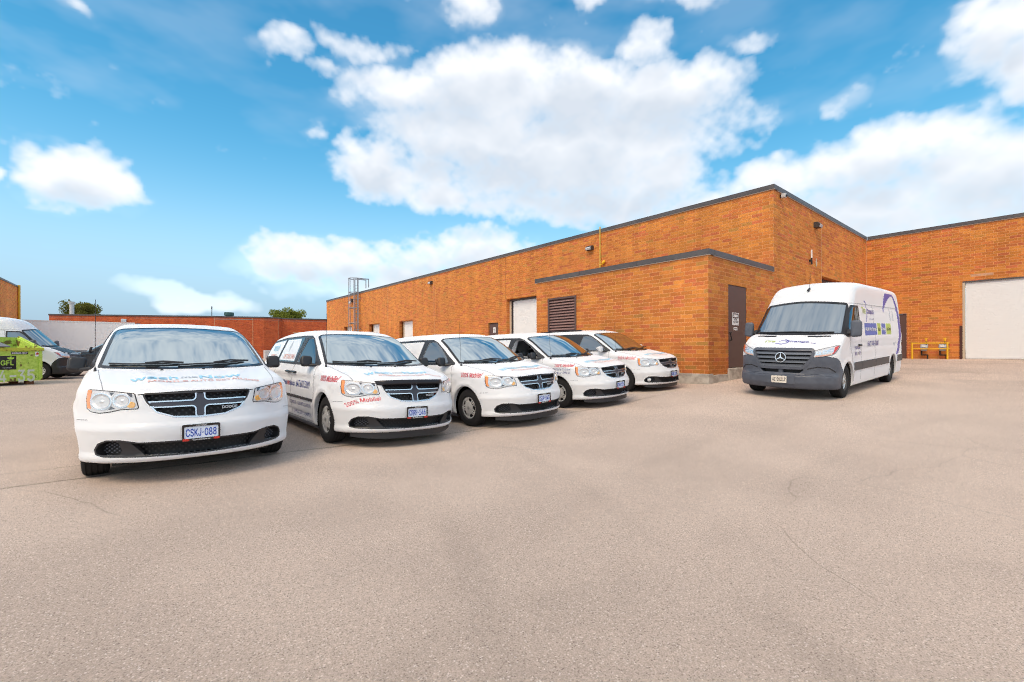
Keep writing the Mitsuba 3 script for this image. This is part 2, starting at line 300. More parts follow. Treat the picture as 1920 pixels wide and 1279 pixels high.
class Body:
    def __init__(s, f, lo, hi): s.f, s.lo, s.hi = f, lo, hi
    def drape(s, V, ax):
        """2-D points of a projection onto the body: front (y,z), right/left (x,z), top (y,x); returns points and normals"""
        a, sgn, i, j = AXES[ax]; n = 64
        far, near = (s.hi[a], 0.0 if a == 1 else (s.lo[a] if a == 2 else -1.2)) if sgn > 0 else (s.lo[a], 0.0)
        ts = np.linspace(far, near, n); P = np.zeros((len(V), 3)); P[:, i], P[:, j] = V[:, 0], V[:, 1]
        val = np.stack([s.f(*np.where(np.arange(3) == a, t, P).T) for t in ts], 1)
        k = np.argmax(val < 0, axis=1); k = np.maximum(k, 1)
        A, B = ts[k-1].copy(), ts[k].copy()
        for _ in range(22):
            M = (A+B)/2; P[:, a] = M; inn = s.f(*P.T) < 0; B = np.where(inn, M, B); A = np.where(inn, A, M)
        P[:, a] = (A+B)/2; g = grad(s.f, P); return P, g/np.linalg.norm(g, axis=1, keepdims=True)
    def slab(s, poly, ax, d0, d1, h=.06):
        V, F = tess(poly, h); P, Nn = s.drape(V, ax)
        out, inn = P+Nn*d1, P+Nn*d0
        fn = np.cross(out[F[:,1]]-out[F[:,0]], out[F[:,2]]-out[F[:,0]]); flip = (fn*Nn[F[:,0]]).sum(1) < 0
        F = F.copy(); F[flip] = F[flip][:, ::-1]
        E = np.vstack([F[:, [0,1]], F[:, [1,2]], F[:, [2,0]]]); key = np.sort(E, 1)
        _, first, c = np.unique(key, axis=0, return_index=True, return_counts=True); B = E[first[c == 1]]; n = len(P)
        W = np.vstack([np.stack([B[:,1], B[:,0], B[:,0]+n], 1), np.stack([B[:,1], B[:,0]+n, B[:,1]+n], 1)])
        return trimesh.Trimesh(np.vstack([out, inn]), np.vstack([F, F[:, ::-1]+n, W]), process=False)
    def decal(s, V2, F, ax, d=.0025):
        P, Nn = s.drape(V2, ax); return trimesh.Trimesh(P+Nn*d, F, process=False)
    def text(s, txt, ax, cx, cz, height, width=None, bold=False, rot=0.0, arc=0.0, d=.004):
        t = meshkit.text_mesh(txt, height, .002, bold); v = np.array(t.vertices); f = np.array(t.faces)
        top = (v[f][:, :, 2] > .001).all(1); f = f[top]
        V = v[:, :2]-[(v[:,0].min()+v[:,0].max())/2, (v[:,1].min()+v[:,1].max())/2]
        if width: V[:, 0] *= width/(V[:,0].max()-V[:,0].min())
        if arc: V[:, 1] += arc*V[:, 0]**2
        m = trimesh.Trimesh(np.c_[V, V[:,0]*0], f, process=False); m.merge_vertices(); m.remove_unreferenced_vertices()
        V, f = trimesh.remesh.subdivide_to_size(m.vertices, m.faces, .035); V, f = np.array(V)[:, :2], np.array(f)
        c, q = math.cos(rot), math.sin(rot); V = V@np.array([[c, q], [-q, c]])
        if ax == 'top': V = np.c_[cx+V[:,0], cz-V[:,1]]
        elif ax == 'left': V = np.c_[cx-V[:,0], cz+V[:,1]]
        else: V = np.c_[cx+V[:,0], cz+V[:,1]]
        return s.decal(V, f, ax, d)
def prism(poly, ax, a, b):
    out = None
    for q in polys(poly):
        cs = m3.CrossSection([np.array(q.exterior.coords)[:-1]]+[np.array(r.coords)[:-1] for r in q.interiors], m3.FillRule.EvenOdd)
        e = cs.extrude(b-a)
        M = {'front': [[0,0,1,a],[1,0,0,0],[0,1,0,0]], 'side': [[1,0,0,0],[0,0,1,a],[0,1,0,0]], 'top': [[0,1,0,0],[1,0,0,0],[0,0,1,a]]}[ax]
        e = e.transform(np.array(M, float)); out = e if out is None else out+e
    return out
def flat_text(txt, height, width=None, bold=False):
    """lettering centred on the origin in the xy plane, 2 mm thick"""
    t = meshkit.text_mesh(txt, height, .002, bold); b = t.bounds; t.apply_translation([-(b[0,0]+b[1,0])/2, -(b[0,1]+b[1,1])/2, 0])
    if width: t.apply_scale([width/(b[1,0]-b[0,0]), 1, 1])
    return t
def M4(x, y, z, o):
    m = np.eye(4); m[:3,0], m[:3,1], m[:3,2], m[:3,3] = x, y, z, o; return m

# ------------------------------------------------------------------ ground
GP = [(0.037,-18.192,.116),(.035,-16.532,.107),(-3.042,-18.196,.081),(-3.044,-16.536,.072),(-.191,-15.632,.089),(-.205,-13.973,.044),(-3.27,-15.66,.087),(-3.285,-14.0,.042),(-.193,-13.103,.052),(-.271,-11.445,.109),(-3.27,-13.247,.013),(-3.348,-11.59,.071),(-.548,-10.405,.13),(-.672,-8.752,.205),(-3.619,-10.634,.1),(-3.743,-8.981,.175),(-1.067,-7.368,.273),(-1.136,-5.711,.332),(-4.144,-7.497,.291),(-4.213,-5.84,.35),(1.88,-5.998,.41),(3.539,-5.982,.367),(1.843,-1.7,.544),(3.503,-1.684,.5),
 (.05,-4.85,.40),(-3,-4.85,.40),(-7.5,-4.9,.38),(.02,-2.6,.50),(.02,4,.74),(3.76,12.3,.93),(0,12.3,.92),(9,12.3,.95),(14,6,.7),(16,-6,.3),(14,-18,.0),(6.7,-17.9,.0),(4.5,-15,.0),(5,-11,.06),(8,-26,0),(-12,0,.4),(-25,0,.5),(-49,0,.6),(-18,-20.5,.2),(-21.6,-20.5,.26),(-24,-18,.22),(-30,-10,.4),(-52,-20,.3),(-64,-4,.4),(-40,-40,.2),(0,-40,0),(40,-40,0),(40,20,1),(-10,-30,.1),(-80,-30,.3)]
GP = np.array(GP); _rbf = RBFInterpolator(GP[:, :2], GP[:, 2], kernel='thin_plate_spline', smoothing=.02)
def ground(x, y):
    P = np.stack(np.broadcast_arrays(np.asarray(x, float), np.asarray(y, float)), -1)
    q = np.clip(P, [-85, -45], [45, 25]); return _rbf(q.reshape(-1, 2)).reshape(P.shape[:-1])
gx = np.concatenate([np.linspace(-700,-90,8), np.arange(-85,-12,4), np.arange(-10,14,.5), np.arange(14.5,46,4), np.linspace(60,700,8)])
gy = np.concatenate([np.linspace(-700,-60,8), np.arange(-45,-22,3), np.arange(-20.5,13,.5), np.arange(14,26,3), np.linspace(40,700,8)])
GX, GY = np.meshgrid(gx, gy, indexing='ij'); GZ = ground(GX, GY); nx, ny = GX.shape
q = np.arange(nx*ny).reshape(nx, ny); q = np.stack([q[:-1,:-1], q[1:,:-1], q[1:,1:], q[:-1,1:]], -1).reshape(-1, 4)
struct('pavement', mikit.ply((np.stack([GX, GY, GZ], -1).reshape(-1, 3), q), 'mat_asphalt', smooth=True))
def gz(x, y): return float(ground(x, y))

# ------------------------------------------------------------------ wheels
def wheel_parts(R, rim, w, spokes='cap'):
    """about the origin, axle along y, outer face at +y; returns [(sub-part, shape)]"""
    h = w/2; s = .018
    prof = [(rim, h-.012), (rim+.012, h), (rim+.05, h+.002), (R-.035, h-.004), (R-.014, h-.014), (R-.003, h-.030)]
    for g in (-.30, -.1, .1, .30)[::-1]:
        prof += [(R, g*w+.009), (R-.009, g*w+.006), (R-.009, g*w-.006), (R, g*w-.009)]
    prof += [(R-.003, -h+.03), (R-.014, -h+.014), (R-.035, -h+.004), (rim+.012, -h), (rim, -h+.012), (rim, h-.012)]
    t = lathe(prof, 64)
    out = [('tyre', mikit.ply(t, 'mat_tyre', smooth=40))]
    barrel = lathe([(rim+.001, h-.012), (rim-.012, h-.016), (rim-.022, h-.05), (rim-.03, -h+.02), (0, -h+.03)], 48)
    out.append(('rim', mikit.ply(barrel, {'type': 'twosided', 'b': pr((.05,.05,.052), .6)}, smooth=40)))
    disc = sg.Point(0, 0).buffer(rim-.010, 40)
    cut = []
    if spokes == 'cap':
        for k in range(5):
            a = k*72
            cut.append(sa.rotate(rp([(.055+rim*.35, -.034), (rim-.034, -.060), (rim-.028, 0), (rim-.034, .060), (.055+rim*.35, .034), (.04+rim*.35,0)], .010), a, origin=(0, 0)))
            for s_ in (-1, 1): cut.append(sa.rotate(rp([(rim*.50, -.008), (rim-.04, -.012), (rim-.04, .012), (rim*.50, .008)], .004), a+36+s_*8.5, origin=(0, 0)))
            cut.append(sa.rotate(sg.Point(rim*.30, 0).buffer(.011), a+36, origin=(0, 0)))
    elif spokes == 'steel':
        for k in range(10): cut.append(sa.rotate(sg.Point(rim*.72, 0).buffer(.020), k*36, origin=(0, 0)))
    else:
        for k in range(7): cut.append(sa.rotate(rp([(rim*.28, -.012), (rim-.03, -.062), (rim-.024, 0), (rim-.03, .062), (rim*.28, .012)], .008), k*360/7, origin=(0, 0)))
    disc = disc.difference(unary_union(cut)); V, F = tess(disc, .028)
    r = np.hypot(*V.T)
    if spokes == 'steel': d = np.interp(r/rim, [0,.36,.42,.60,.72,.92,1], [.005,.0,-.05,-.03,-.045,-.02,.0])+h-.022
    else: d = h-.028+.022*np.cos(np.clip(r/rim,0,1)*1.5)+.006*np.exp(-((r/rim-.93)/.06)**2)
    n = len(V); O = np.c_[V[:,0], d, V[:,1]]; I_ = O-np.array([0,.012,0])
    E = np.vstack([F[:, [0,1]], F[:, [1,2]], F[:, [2,0]]]); key = np.sort(E, 1); _, fi, c = np.unique(key, axis=0, return_index=True, return_counts=True); B = E[fi[c == 1]]
    m = trimesh.Trimesh(np.vstack([O, I_]), np.vstack([F[:, ::-1], F+n, np.stack([B[:,0], B[:,1], B[:,0]+n], 1), np.stack([B[:,1], B[:,1]+n, B[:,0]+n], 1)]), process=False)
    m.fix_normals()
    out.append(('hubcap' if spokes == 'cap' else 'wheel_disc', mikit.ply(m, 'mat_silver', smooth=35)))
    hub = lathe([(0, h+.004), (.024, h+.003), (.032, h-.004), (.034, h-.03)], 24)
    out.append(('hub', mikit.ply(hub, {'type': 'twosided', 'b': pr((.42,.41,.40), .3, metallic=.7)}, smooth=40)))
    return out
FLIP = np.diag([-1.0, -1.0, 1.0, 1.0])
def wheel_at(x, y, z, steer=0.0, spin=0.0):
    c, s = math.cos(steer), math.sin(steer); m = np.eye(4); m[:2,:2] = [[c,-s],[s,c]]; m[:3,3] = (x, y, z)
    a, b = math.cos(spin), math.sin(spin); r = np.eye(4); r[0,0], r[0,2], r[2,0], r[2,2] = a, b, -b, a
    return m@(FLIP if y < 0 else np.eye(4))@r
def arch_liner(x, z, r, y0, y1, zmin):
    o = m3.Manifold.cylinder(y1-y0, r, r, 48); i = m3.Manifold.cylinder(y1-y0, r-.012, r-.012, 48).translate([0,0,.012])
    s = (o-i).rotate([-90,0,0]).translate([x, y0, z])           # axis along +y, closed at y0
    return tm(s.trim_by_plane([0,0,1], zmin))
class Kit:
    """parts of one vehicle kind in its own axes: x forward from the front axle, y to its left, z up"""
    def __init__(s): s.parts = []
    def add(s, name, mesh, bsdf, smooth=30, m=None, label=None, parent=None):
        sh = mesh if isinstance(mesh, dict) else mikit.ply(tm(mesh) if isinstance(mesh, m3.Manifold) else mesh, bsdf, smooth=smooth)
        s.parts.append([name, sh, m, label, parent]); return len(s.parts)-1
    def build(s, key, W, skip=(), extra=(), swap={}):
        names = {}
        for i, (name, sh, m, label, parent) in enumerate(s.parts):
            if name in skip: continue
            b = swap.get(name)
            if b: sh = {**sh, 'bsdf': {'type': 'ref', 'id': b}}
            names[i] = put(names[parent] if parent is not None else key, name, sh, label, tw=T(W@m if m is not None else W))
        for e in extra:
            name, sh, m, label = (list(e)+[None, None])[:4]
            put(key, name, sh, label, tw=T(W@m if m is not None else W))

# ------------------------------------------------------------------ the minivan body
def tab(pts): 
    p = np.array(sorted(pts)); f = PchipInterpolator(p[:,0], p[:,1]); a, b = p[0,0], p[-1,0]
    xs = np.linspace(a, b, 801); ys = f(xs)
    return lambda v: np.interp(v, xs, ys)
vF0 = tab([(.10,.90),(.18,.93),(.215,.965),(.27,.972),(.31,.955),(.40,.972),(.50,.985),(.56,.982),(.60,.960),(.64,.948),(.70,.925),(.80,.908),(.90,.885),(.96,.82),(1.1,.6),(1.8,.3)])
vH = tab([(.95,.86),(.88,.905),(.75,.955),(.5,1.012),(.2,1.068),(0,1.105),(-.37,1.155),(-.8,1.13),(-1.5,1.125),(-4.3,1.19)])
vRoof = tab([(0,1.50),(-.6,1.60),(-1.0,1.672),(-1.5,1.722),(-2.0,1.737),(-2.6,1.735),(-3.3,1.70),(-4.0,1.625),(-4.4,1.56)])
vWl = tab([(.1,.90),(.20,.945),(.30,.965),(.42,.972),(.50,.982),(.62,.99),(.80,.99),(.95,.975),(1.10,.948),(1.2,.92),(1.8,.8)])
vWu = tab([(.9,.985),(1.08,.940),(1.2,.902),(1.4,.825),(1.55,.762),(1.65,.718),(1.8,.66)])
vR = tab([(.1,-4.10),(.25,-4.16),(.6,-4.185),(.75,-4.14),(1.0,-4.12),(1.3,-4.03),(1.6,-3.86),(1.8,-3.7)])
def van_f(x, y, z):
    ay = np.sqrt(y*y+1e-4)
    nose = .64*ay**2.8
    r = np.hypot(x, z-.345); rr = np.hypot(x+3.078, z-.345)
    W = vWl(z)-.035*np.clip((x-.05)/.9, 0, 1)**2+.020*np.exp(-((r-.43)/.045)**2)+.016*np.exp(-((rr-.43)/.045)**2)
    W = W-.012*np.exp(-((z-.88)/.05)**2)*np.clip((-.5-x)/.4, 0, 1)*(x > -3.6)-.014*np.exp(-((z-.34)/.03)**2)*np.clip((-.5-x)/.2,0,1)*(x > -2.6)
    fs = ay-W
    # crease over the lower bumper that fades to the centre
    F0 = vF0(z)+.012*np.exp(-((z-.53)/.022)**2)*np.clip((ay-.35)/.3, 0, 1)
    ff = (x-F0+nose)/np.sqrt(1+(1.79*ay**1.8)**2)
    H = vH(x)-.055*ay**2-.05*np.clip(ay-.55,0,1)**1.5+.020*np.exp(-((ay-.42-.20*np.clip(-x+.4,-1,1))/.09)**2)*np.clip((x+.1)/.3,0,1)*np.clip((.85-x)/.2,0,1)
    fh = (z-H)/1.03
    low = smax(smax(fs, fh, .13), ff, .055)
    low = smax(low, .205-z+.04*np.clip(x-.6,0,1), .05)
    rear = (vR(z)+.11*ay**3-x)
    low = smax(low, rear, .10)
    G = 1.105+.59*(-.045-x)-.225*ay*ay
    fg = (z-G)/1.16
    frf = z-vRoof(x)+.075*ay*ay
    fu = (ay-vWu(z)+.02*np.clip(-3.0-x,0,2))/1.08
    upp = smax(smax(smax(smax(fg, frf, .16), fu, .13), rear, .10), 1.0-z+.25*np.clip(x+.2,-.2,1), .02)
    return smin(low, upp, .035)
VAN = Body(van_f, (-4.4, -1.15, .1), (1.2, 1.15, 1.9))
def sym(g): return unary_union([g, sa.scale(g, -1, 1, origin=(0, 0))])
def build_van():
    K = Kit()
    shell = mf(nets(van_f, (-4.35, -1.12, .10), (1.12, 1.12, 1.86), .024)).simplify(.0006)
    # front openings in (y, z)
    grille = rp([(-.47,.885),(.47,.885),(.435,.80),(.36,.70),(.22,.645),(0,.632),(-.22,.645),(-.36,.70),(-.435,.80)], .02)
    intake = rp([(-.50,.412),(-.56,.425),(-.64,.440),(-.74,.438),(-.80,.405),(-.825,.345),(-.815,.295),(-.76,.278),(0,.268),(.76,.278),(.815,.295),(.825,.345),(.80,.405),(.74,.438),(.64,.440),(.56,.425),(.50,.412),(0,.405)], .012)
    ws = sg.Polygon([(y, -.035-.335*abs(y/.835)**2.3) for y in np.linspace(-.835, .835, 25)]+[(y, -1.03-.13*abs(y/.705)**2.2) for y in np.linspace(.70, -.70, 21)]).buffer(-.03).buffer(.03)
    fwin = rp([(-.56,1.125),(-1.585,1.135),(-1.575,1.30),(-1.50,1.555),(-1.36,1.572),(-1.22,1.555),(-.95,1.42),(-.72,1.265)], .018)
    body = shell
    cav = m3.Manifold.batch_hull([m3.Manifold.sphere(.05, 12).translate(p) for p in [(x, s*w, z) for s in (-1, 1) for x, w, z in ((-.30,.74,1.03),(-1.10,.60,1.56),(-1.9,.60,1.62),(-2.4,.60,1.62),(-2.4,.80,.62),(-.75,.82,.62))]])
    body = body-cav
    body = body-prism(ws.buffer(-.022), 'top', 1.06, 1.8)^m3.Manifold.cube([3,3,1.0]).translate([-2.0,-1.5,1.06]) if False else body-(prism(ws.buffer(-.022), 'top', 1.03, 1.9))
    for a, b in ((-1.2, -.5), (.5, 1.2)): body = body-prism(fwin.buffer(-.015), 'side', a, b)
    for x in (0, -3.078):
        for s in (-1, 1):
            c = m3.Manifold.cylinder(.5, .392, .392, 56).rotate([-90,0,0]).translate([x, .60 if s > 0 else -1.10, .345]); body = body-c
    body = body-prism(grille, 'front', .70, 1.2)-prism(intake, 'front', .52, 1.2)
    K.add('body', body, 'mat_white_paint', 28)
    for x in (0, -3.078):
        for s in (-1, 1):
            l = arch_liner(x, .345, .391, .60, .935 if x == 0 else .95, .20)
            if s < 0: l.apply_transform(np.diag([1,-1,1,1])); l.invert()
            K.add('wheel_arch_liner', l, 'mat_dark', False)
    K.add('underbody', cat(box((-3.95,-.70,.16), (.55,.70,.30)), box((-3.8,-.55,.13),(-.5,.55,.17))), 'mat_dark', False)
    for s in (-1, 1):
        sill = hull_pts([(-.44, s*.925, .205), (-2.62, s*.925, .215), (-.44, s*.88, .16), (-2.62, s*.88, .17)], .022)
        K.add('sill', sill, 'mat_grey_plastic', 30)
    # air dam under the bumper
    yy = np.linspace(-.80, .80, 23); dam = [(vF0(.2)-.035-.64*abs(y)**2.8, y) for y in yy]
    V = np.array([(x, y, z) for x, y in dam for z in (.125+.03*abs(y/.8)**4, .225)]+[(x-.03, y, z) for x, y in dam for z in (.125+.03*abs(y/.8)**4, .225)]); n = 2*len(dam); F = []
    for i in range(len(dam)-1):
        a = 2*i; F += [[a, a+2, a+3, a+1], [n+a, n+a+1, n+a+3, n+a+2], [a, n+a, n+a+2, a+2]]
    K.add('air_dam', (V, np.array(F)), 'mat_black_plastic', 30)
    # grilles: dark backing, hexagon mesh, chrome cross
    def hexes(poly, s, wall):
        hx = []; x0, y0, x1, y1 = poly.bounds; r = s/2; dy = s*.42
        for j in range(int((y1-y0)/dy)+3):
            for i in range(int((x1-x0)/s)+3):
                cx, cy = x0+i*s+(j % 2)*s/2, y0+j*dy
                hx.append(sg.Polygon([(cx+r*.96-wall, cy), (cx+r*.45, cy+dy*.78-wall*.6), (cx-r*.45, cy+dy*.78-wall*.6), (cx-r*.96+wall, cy), (cx-r*.45, cy-dy*.78+wall*.6), (cx+r*.45, cy-dy*.78+wall*.6)]))
        return poly.difference(unary_union(hx))
    K.add('grille_backing', VAN.slab(grille.buffer(.004), 'front', -.10, -.085, .10), 'mat_dark')
    K.add('grille_surround', VAN.slab(grille.buffer(.004).difference(grille.buffer(-.010)), 'front', -.10, .003, .10), 'mat_black_plastic')
    K.add('grille_mesh', VAN.slab(hexes(grille, .062, .0035), 'front', -.045, -.028, .12), 'mat_black_plastic')
    bandh, bandv = .038, .045
    quads = [rp([(s*bandv, .775+bandh*.9), (s*.60, .775+bandh*.9), (s*.60, 1.0), (s*bandv, 1.0)], 0) for s in (-1, 1)]+[rp([(s*bandv, .775-bandh*.9), (s*.60, .775-bandh*.9), (s*.60, .5), (s*bandv, .5)], 0) for s in (-1, 1)]
    quads = [q.buffer(-.03).buffer(.03) for q in quads]
    inside = grille.buffer(-.006)
    cross = inside.difference(unary_union(quads))
    core = cross.buffer(-.0135).intersection(inside.buffer(.02)).union(sg.box(-.025,.62,.025,.90)).union(sg.box(-.455,.762,.455,.788)).intersection(inside.buffer(-.002)).buffer(.001)
    K.add('grille_cross', VAN.slab(cross.difference(core), 'front', -.05, -.002, .06), 'mat_chrome', 35)
    K.add('grille_cross_core', VAN.slab(core, 'front', -.05, -.010, .06), 'mat_core', 35)
    lowrim = grille.buffer(.004).difference(grille.buffer(-.008)).intersection(sg.box(-.5,.55,.5,.76))
    K.add('grille_trim', VAN.slab(lowrim, 'front', -.03, .006, .06), 'mat_chrome', 35)
    bd = VAN.text('DODGE', 'front', .27, .715, .026, .15, True, d=-.020); K.add('grille_badge', bd, {'type': 'twosided', 'b': pr((.7,.7,.72), .3)}, False)
    K.add('grille_badge_stripes', cat(*[VAN.slab(sg.Polygon([(.355+k*.018,.700),(.366+k*.018,.700),(.376+k*.018,.728),(.365+k*.018,.728)]), 'front', -.03, -.02) for k in (0, 1)]), 'mat_red', False)
    K.add('intake_backing', VAN.slab(intake.buffer(.004), 'front', -.11, -.10, .12), 'mat_dark')
    K.add('intake_surround', VAN.slab(intake.buffer(.004).difference(intake.buffer(-.010)), 'front', -.11, .003, .10), 'mat_black_plastic')
    mid = sg.box(-.50,.2,.50,.5).intersection(intake.buffer(-.006)); pods = [rp([(s*.60,.31),(s*.60,.415),(s*.72,.415),(s*.785,.37),(s*.79,.31)], .02) for s in (-1, 1)]
    K.add('intake_mesh', VAN.slab(hexes(mid, .05, .003), 'front', -.05, -.035, .12), 'mat_black_plastic')
    for pod in pods: K.add('pod_mesh', VAN.slab(hexes(pod, .04, .003), 'front', -.055, -.045, .12), 'mat_grey_plastic')
    for s in (-1, 1):
        sw = rp([(s*.435,.272),(s*.58,.430),(s*.66,.436),(s*.625,.34),(s*.64,.30),(s*.80,.295),(s*.79,.272)], .008).intersection(intake.buffer(-.003))
        K.add('intake_swoosh', VAN.slab(sw, 'front', -.06, -.008, .06), 'mat_black_plastic', 35)
    # headlights
    for s in (-1, 1):
        hl = rp([(s*.530,.884),(s*.70,.905),(s*.872,.922),(s*.885,.83),(s*.878,.742),(s*.85,.715),(s*.79,.702),(s*.71,.715),(s*.63,.738),(s*.498,.742)], .012)
        K.add('headlight_gasket', VAN.slab(hl.buffer(.008), 'front', -.01, .003, .04), 'mat_black_plastic')
        h = K.add('headlight', VAN.slab(hl, 'front', -.01, .0045, .04), 'mat_lamp_base')
        am = rp([(s*.845,.918),(s*.876,.921),(s*.886,.83),(s*.878,.746),(s*.850,.737),(s*.862,.80)], .006)
        K.add('side_marker', VAN.slab(am, 'front', .002, .0075, .03), 'mat_amber', parent=h)
        for (cy, cz, r) in ((.772,.812,.082),(.618,.818,.066)):
            ring = sg.Point(s*cy, cz).buffer(r, 24)
            K.add('reflector', VAN.slab(ring.difference(ring.buffer(-.010)), 'front', .002, .013, .04), 'mat_chrome', parent=h)
            V, F = tess(ring.buffer(-.011), .012); P, Nn = VAN.drape(V, 'front'); rr = np.hypot(V[:,0]-s*cy, V[:,1]-cz)/r
            P = P+Nn*(.004+.010*np.cos(np.clip(rr*7,0,9)))[:,None]*1.0+Nn*.002
            K.add('bulb_bowl', trimesh.Trimesh(P, F, process=False), {'type': 'twosided', 'b': pr((.74,.73,.74), .25, metallic=.55)}, True, parent=h)
        K.add('turn_bulb', VAN.slab(sg.Point(s*.548,.778).buffer(.030), 'front', .002, .012, .02), {'type': 'twosided', 'b': pr((.78,.44,.12), .3)}, parent=h)
        for pg in ([(s*.675,.897),(s*.715,.900),(s*.698,.868)],[(s*.545,.888),(s*.585,.892),(s*.560,.858),(s*.540,.85)],[(s*.665,.742),(s*.725,.728),(s*.697,.765)]): K.add('lamp_recess', VAN.slab(sg.Polygon(pg), 'front', .002, .0065, .03), 'mat_core', parent=h)
        K.add('headlight_lens', VAN.slab(hl.buffer(-.003), 'front', .018, .0185, .03), 'mat_lens', True, parent=h)
    # glass
    K.add('windshield_seal', VAN.slab(ws.buffer(.010).difference(ws.buffer(-.028)), 'top', -.02, .005, .04), 'mat_gloss_black')
    V, F = tess(ws.buffer(-.004), .05); P, Nn = VAN.drape(V, 'top'); K.add('windshield', trimesh.Trimesh(P+Nn*.0035, F, process=False), 'mat_windshield', True)
    for ax, s in (('right', -1), ('left', 1)):
        dlo = rp([(-.40,1.118),(-.44,1.108),(-1.60,1.105),(-2.75,1.12),(-3.92,1.17),(-3.86,1.40),(-3.72,1.545),(-2.9,1.60),(-1.8,1.61),(-1.36,1.60),(-1.18,1.545),(-.93,1.42),(-.66,1.262)], .02)
        hole = fwin.buffer(-.012)
        K.add('window_trim', VAN.slab(dlo.difference(hole), ax, -.015, .006, .05), 'mat_black_plastic')
        V, F = tess(fwin, .06); P, Nn = VAN.drape(V, ax); K.add('front_side_window', trimesh.Trimesh(P-Nn*.004, F, process=False), 'mat_side_glass', True)
        K.add('sliding_door_window', VAN.slab(rp([(-1.71,1.14),(-2.76,1.15),(-2.70,1.565),(-1.66,1.575)], .03), ax, .0, .009, .05), 'mat_privacy_glass', label=None)
        K.add('quarter_window', VAN.slab(rp([(-2.86,1.155),(-3.84,1.195),(-3.78,1.38),(-3.66,1.51),(-2.80,1.565)], .03), ax, .0, .009, .05), 'mat_privacy_glass')
        # door gaps, handles, rub strips
        gap = unary_union([sg.LineString(c).buffer(.0045, cap_style=2) for c in ([(-.47,1.10),(-.44,.95),(-.43,.5),(-.46,.25)], [(-1.66,1.10),(-1.66,.5),(-1.64,.25)], [(-2.80,1.10),(-2.80,.95),(-2.70,.78)], [(-.46,.255),(-2.68,.255)])])
        K.add('door_gap', VAN.slab(gap, ax, -.004, .003, .06), 'mat_gap_grey')
        fg = unary_union([sg.LineString(c).buffer(.003, cap_style=2) for c in ([(.36,.63),(.50,.632)],)])
        K.add('bumper_gap', VAN.slab(fg, ax, -.003, .003, .05), 'mat_gap_grey')
        rub = rp([(-.49,.555),(-2.66,.57),(-2.66,.61),(-.49,.595)], .010); K.add('rub_strip', VAN.slab(rub, ax, -.01, .014, .12), 'mat_black_plastic')
        for xh in (-1.50, -1.82):
            P, _ = VAN.drape(np.array([(xh-.10,.985),(xh+.10,.985)]), ax)
            hnd = hull_pts([(P[0,0], P[0,1]+s*.035, .985), (P[1,0], P[1,1]+s*.035, .975), (P[0,0], P[0,1]+s*.012, .99), (P[1,0], P[1,1]+s*.012, .98)], .016); K.add('door_handle', hnd, 'mat_black_plastic')
        # mirror
        base = hull_pts([(-.52, s*.915, 1.12), (-.62, s*.93, 1.12), (-.60, s*.99, 1.11)], .022)
        head = hull_pts([(-.66, s*.985, 1.125, .035), (-.66, s*1.075, 1.135, .045), (-.68, s*.985, 1.215, .04), (-.68, s*1.07, 1.215, .045), (-.75, s*1.0, 1.135, .03), (-.75, s*1.07, 1.205, .03)], .04, 16)
        mi_ = K.add('mirror', head, 'mat_black_plastic'); K.add('mirror_arm', base, 'mat_black_plastic', parent=mi_)
        K.add('mirror_glass', box((-.786, min(s*.98, s*1.10), 1.115), (-.781, max(s*.98, s*1.10), 1.225)), 'mat_chrome', False, parent=mi_)
    # hood shut lines, cowl, washer nozzles, wipers
    for s in (-1, 1):
        hoodln = sg.LineString([(s*.765,.575),(s*.775,.50),(s*.80,.25),(s*.82,-.05),(s*.832,-.27)]).buffer(.0032, cap_style=2)
        K.add('hood_gap', VAN.slab(hoodln, 'top', -.004, .003, .05), 'mat_gap_grey')
    fl = sg.LineString([(y, .895-.02*abs(y/.5)**2) for y in np.linspace(-.50,.50,15)]).buffer(.004, cap_style=2); K.add('hood_front_gap', VAN.slab(fl, 'front', -.004, .003, .05), 'mat_dark')
    cowl = sg.Polygon([(y, -.005-.335*abs(y/.835)**2.3) for y in np.linspace(-.80,.80,21)]+[(y, -.075-.335*abs(y/.835)**2.3) for y in np.linspace(.80,-.80,21)])
    K.add('cowl', VAN.slab(cowl, 'top', -.01, .004, .06), 'mat_black_plastic')
    def wipe(y0, y1, xo):
        ys = np.linspace(y0, y1, 9); V = np.c_[ys, -.10-.335*np.abs(ys/.835)**2.3-xo*np.linspace(0,1,9)]
        P, Nn = VAN.drape(V, 'top'); return P+Nn*.018, P+Nn*.03
    for y0, y1, xo in ((-.74,-.10,.05), (-.12,.60,.06)):
        b, a = wipe(y0, y1, xo); w = K.add('wiper', polytube(b, .010, 6), 'mat_black_plastic'); 
        K.add('wiper_arm', polytube([a[4], (a[4]+a[8])/2+np.array([.02,0,.012]), a[8]+np.array([.07,.03,-.01])], .011, 6), 'mat_black_plastic', parent=w)
    for y in (-.28, .12):
        P, _ = VAN.drape(np.array([(y, .02)]), 'top'); K.add('washer_nozzle', rbox(P[0]-[.012,.014,.004], P[0]+[.012,.014,.010], .006), 'mat_dark')
    P, _ = VAN.drape(np.array([(-.86, -.28)]), 'top'); p = P[0]
    an = K.add('antenna', cat(tube(p+[0,0,.02], p+[-.015,0,.80], .0028, 8)), 'mat_dark', 30)
    K.add('antenna_base', hull_pts([(p[0]-.02,p[1],p[2],.012),(p[0]+.02,p[1],p[2],.014),(p[0]-.005,p[1],p[2]+.03,.010)], .012), 'mat_black_plastic', parent=an)
    # cabin
    K.add('dashboard', hull_pts([(-.34,-.70,1.0),(-.34,.70,1.0),(-.80,-.74,.98),(-.80,.74,.98),(-.85,-.74,.72),(-.85,.74,.72)], .05), 'mat_interior')
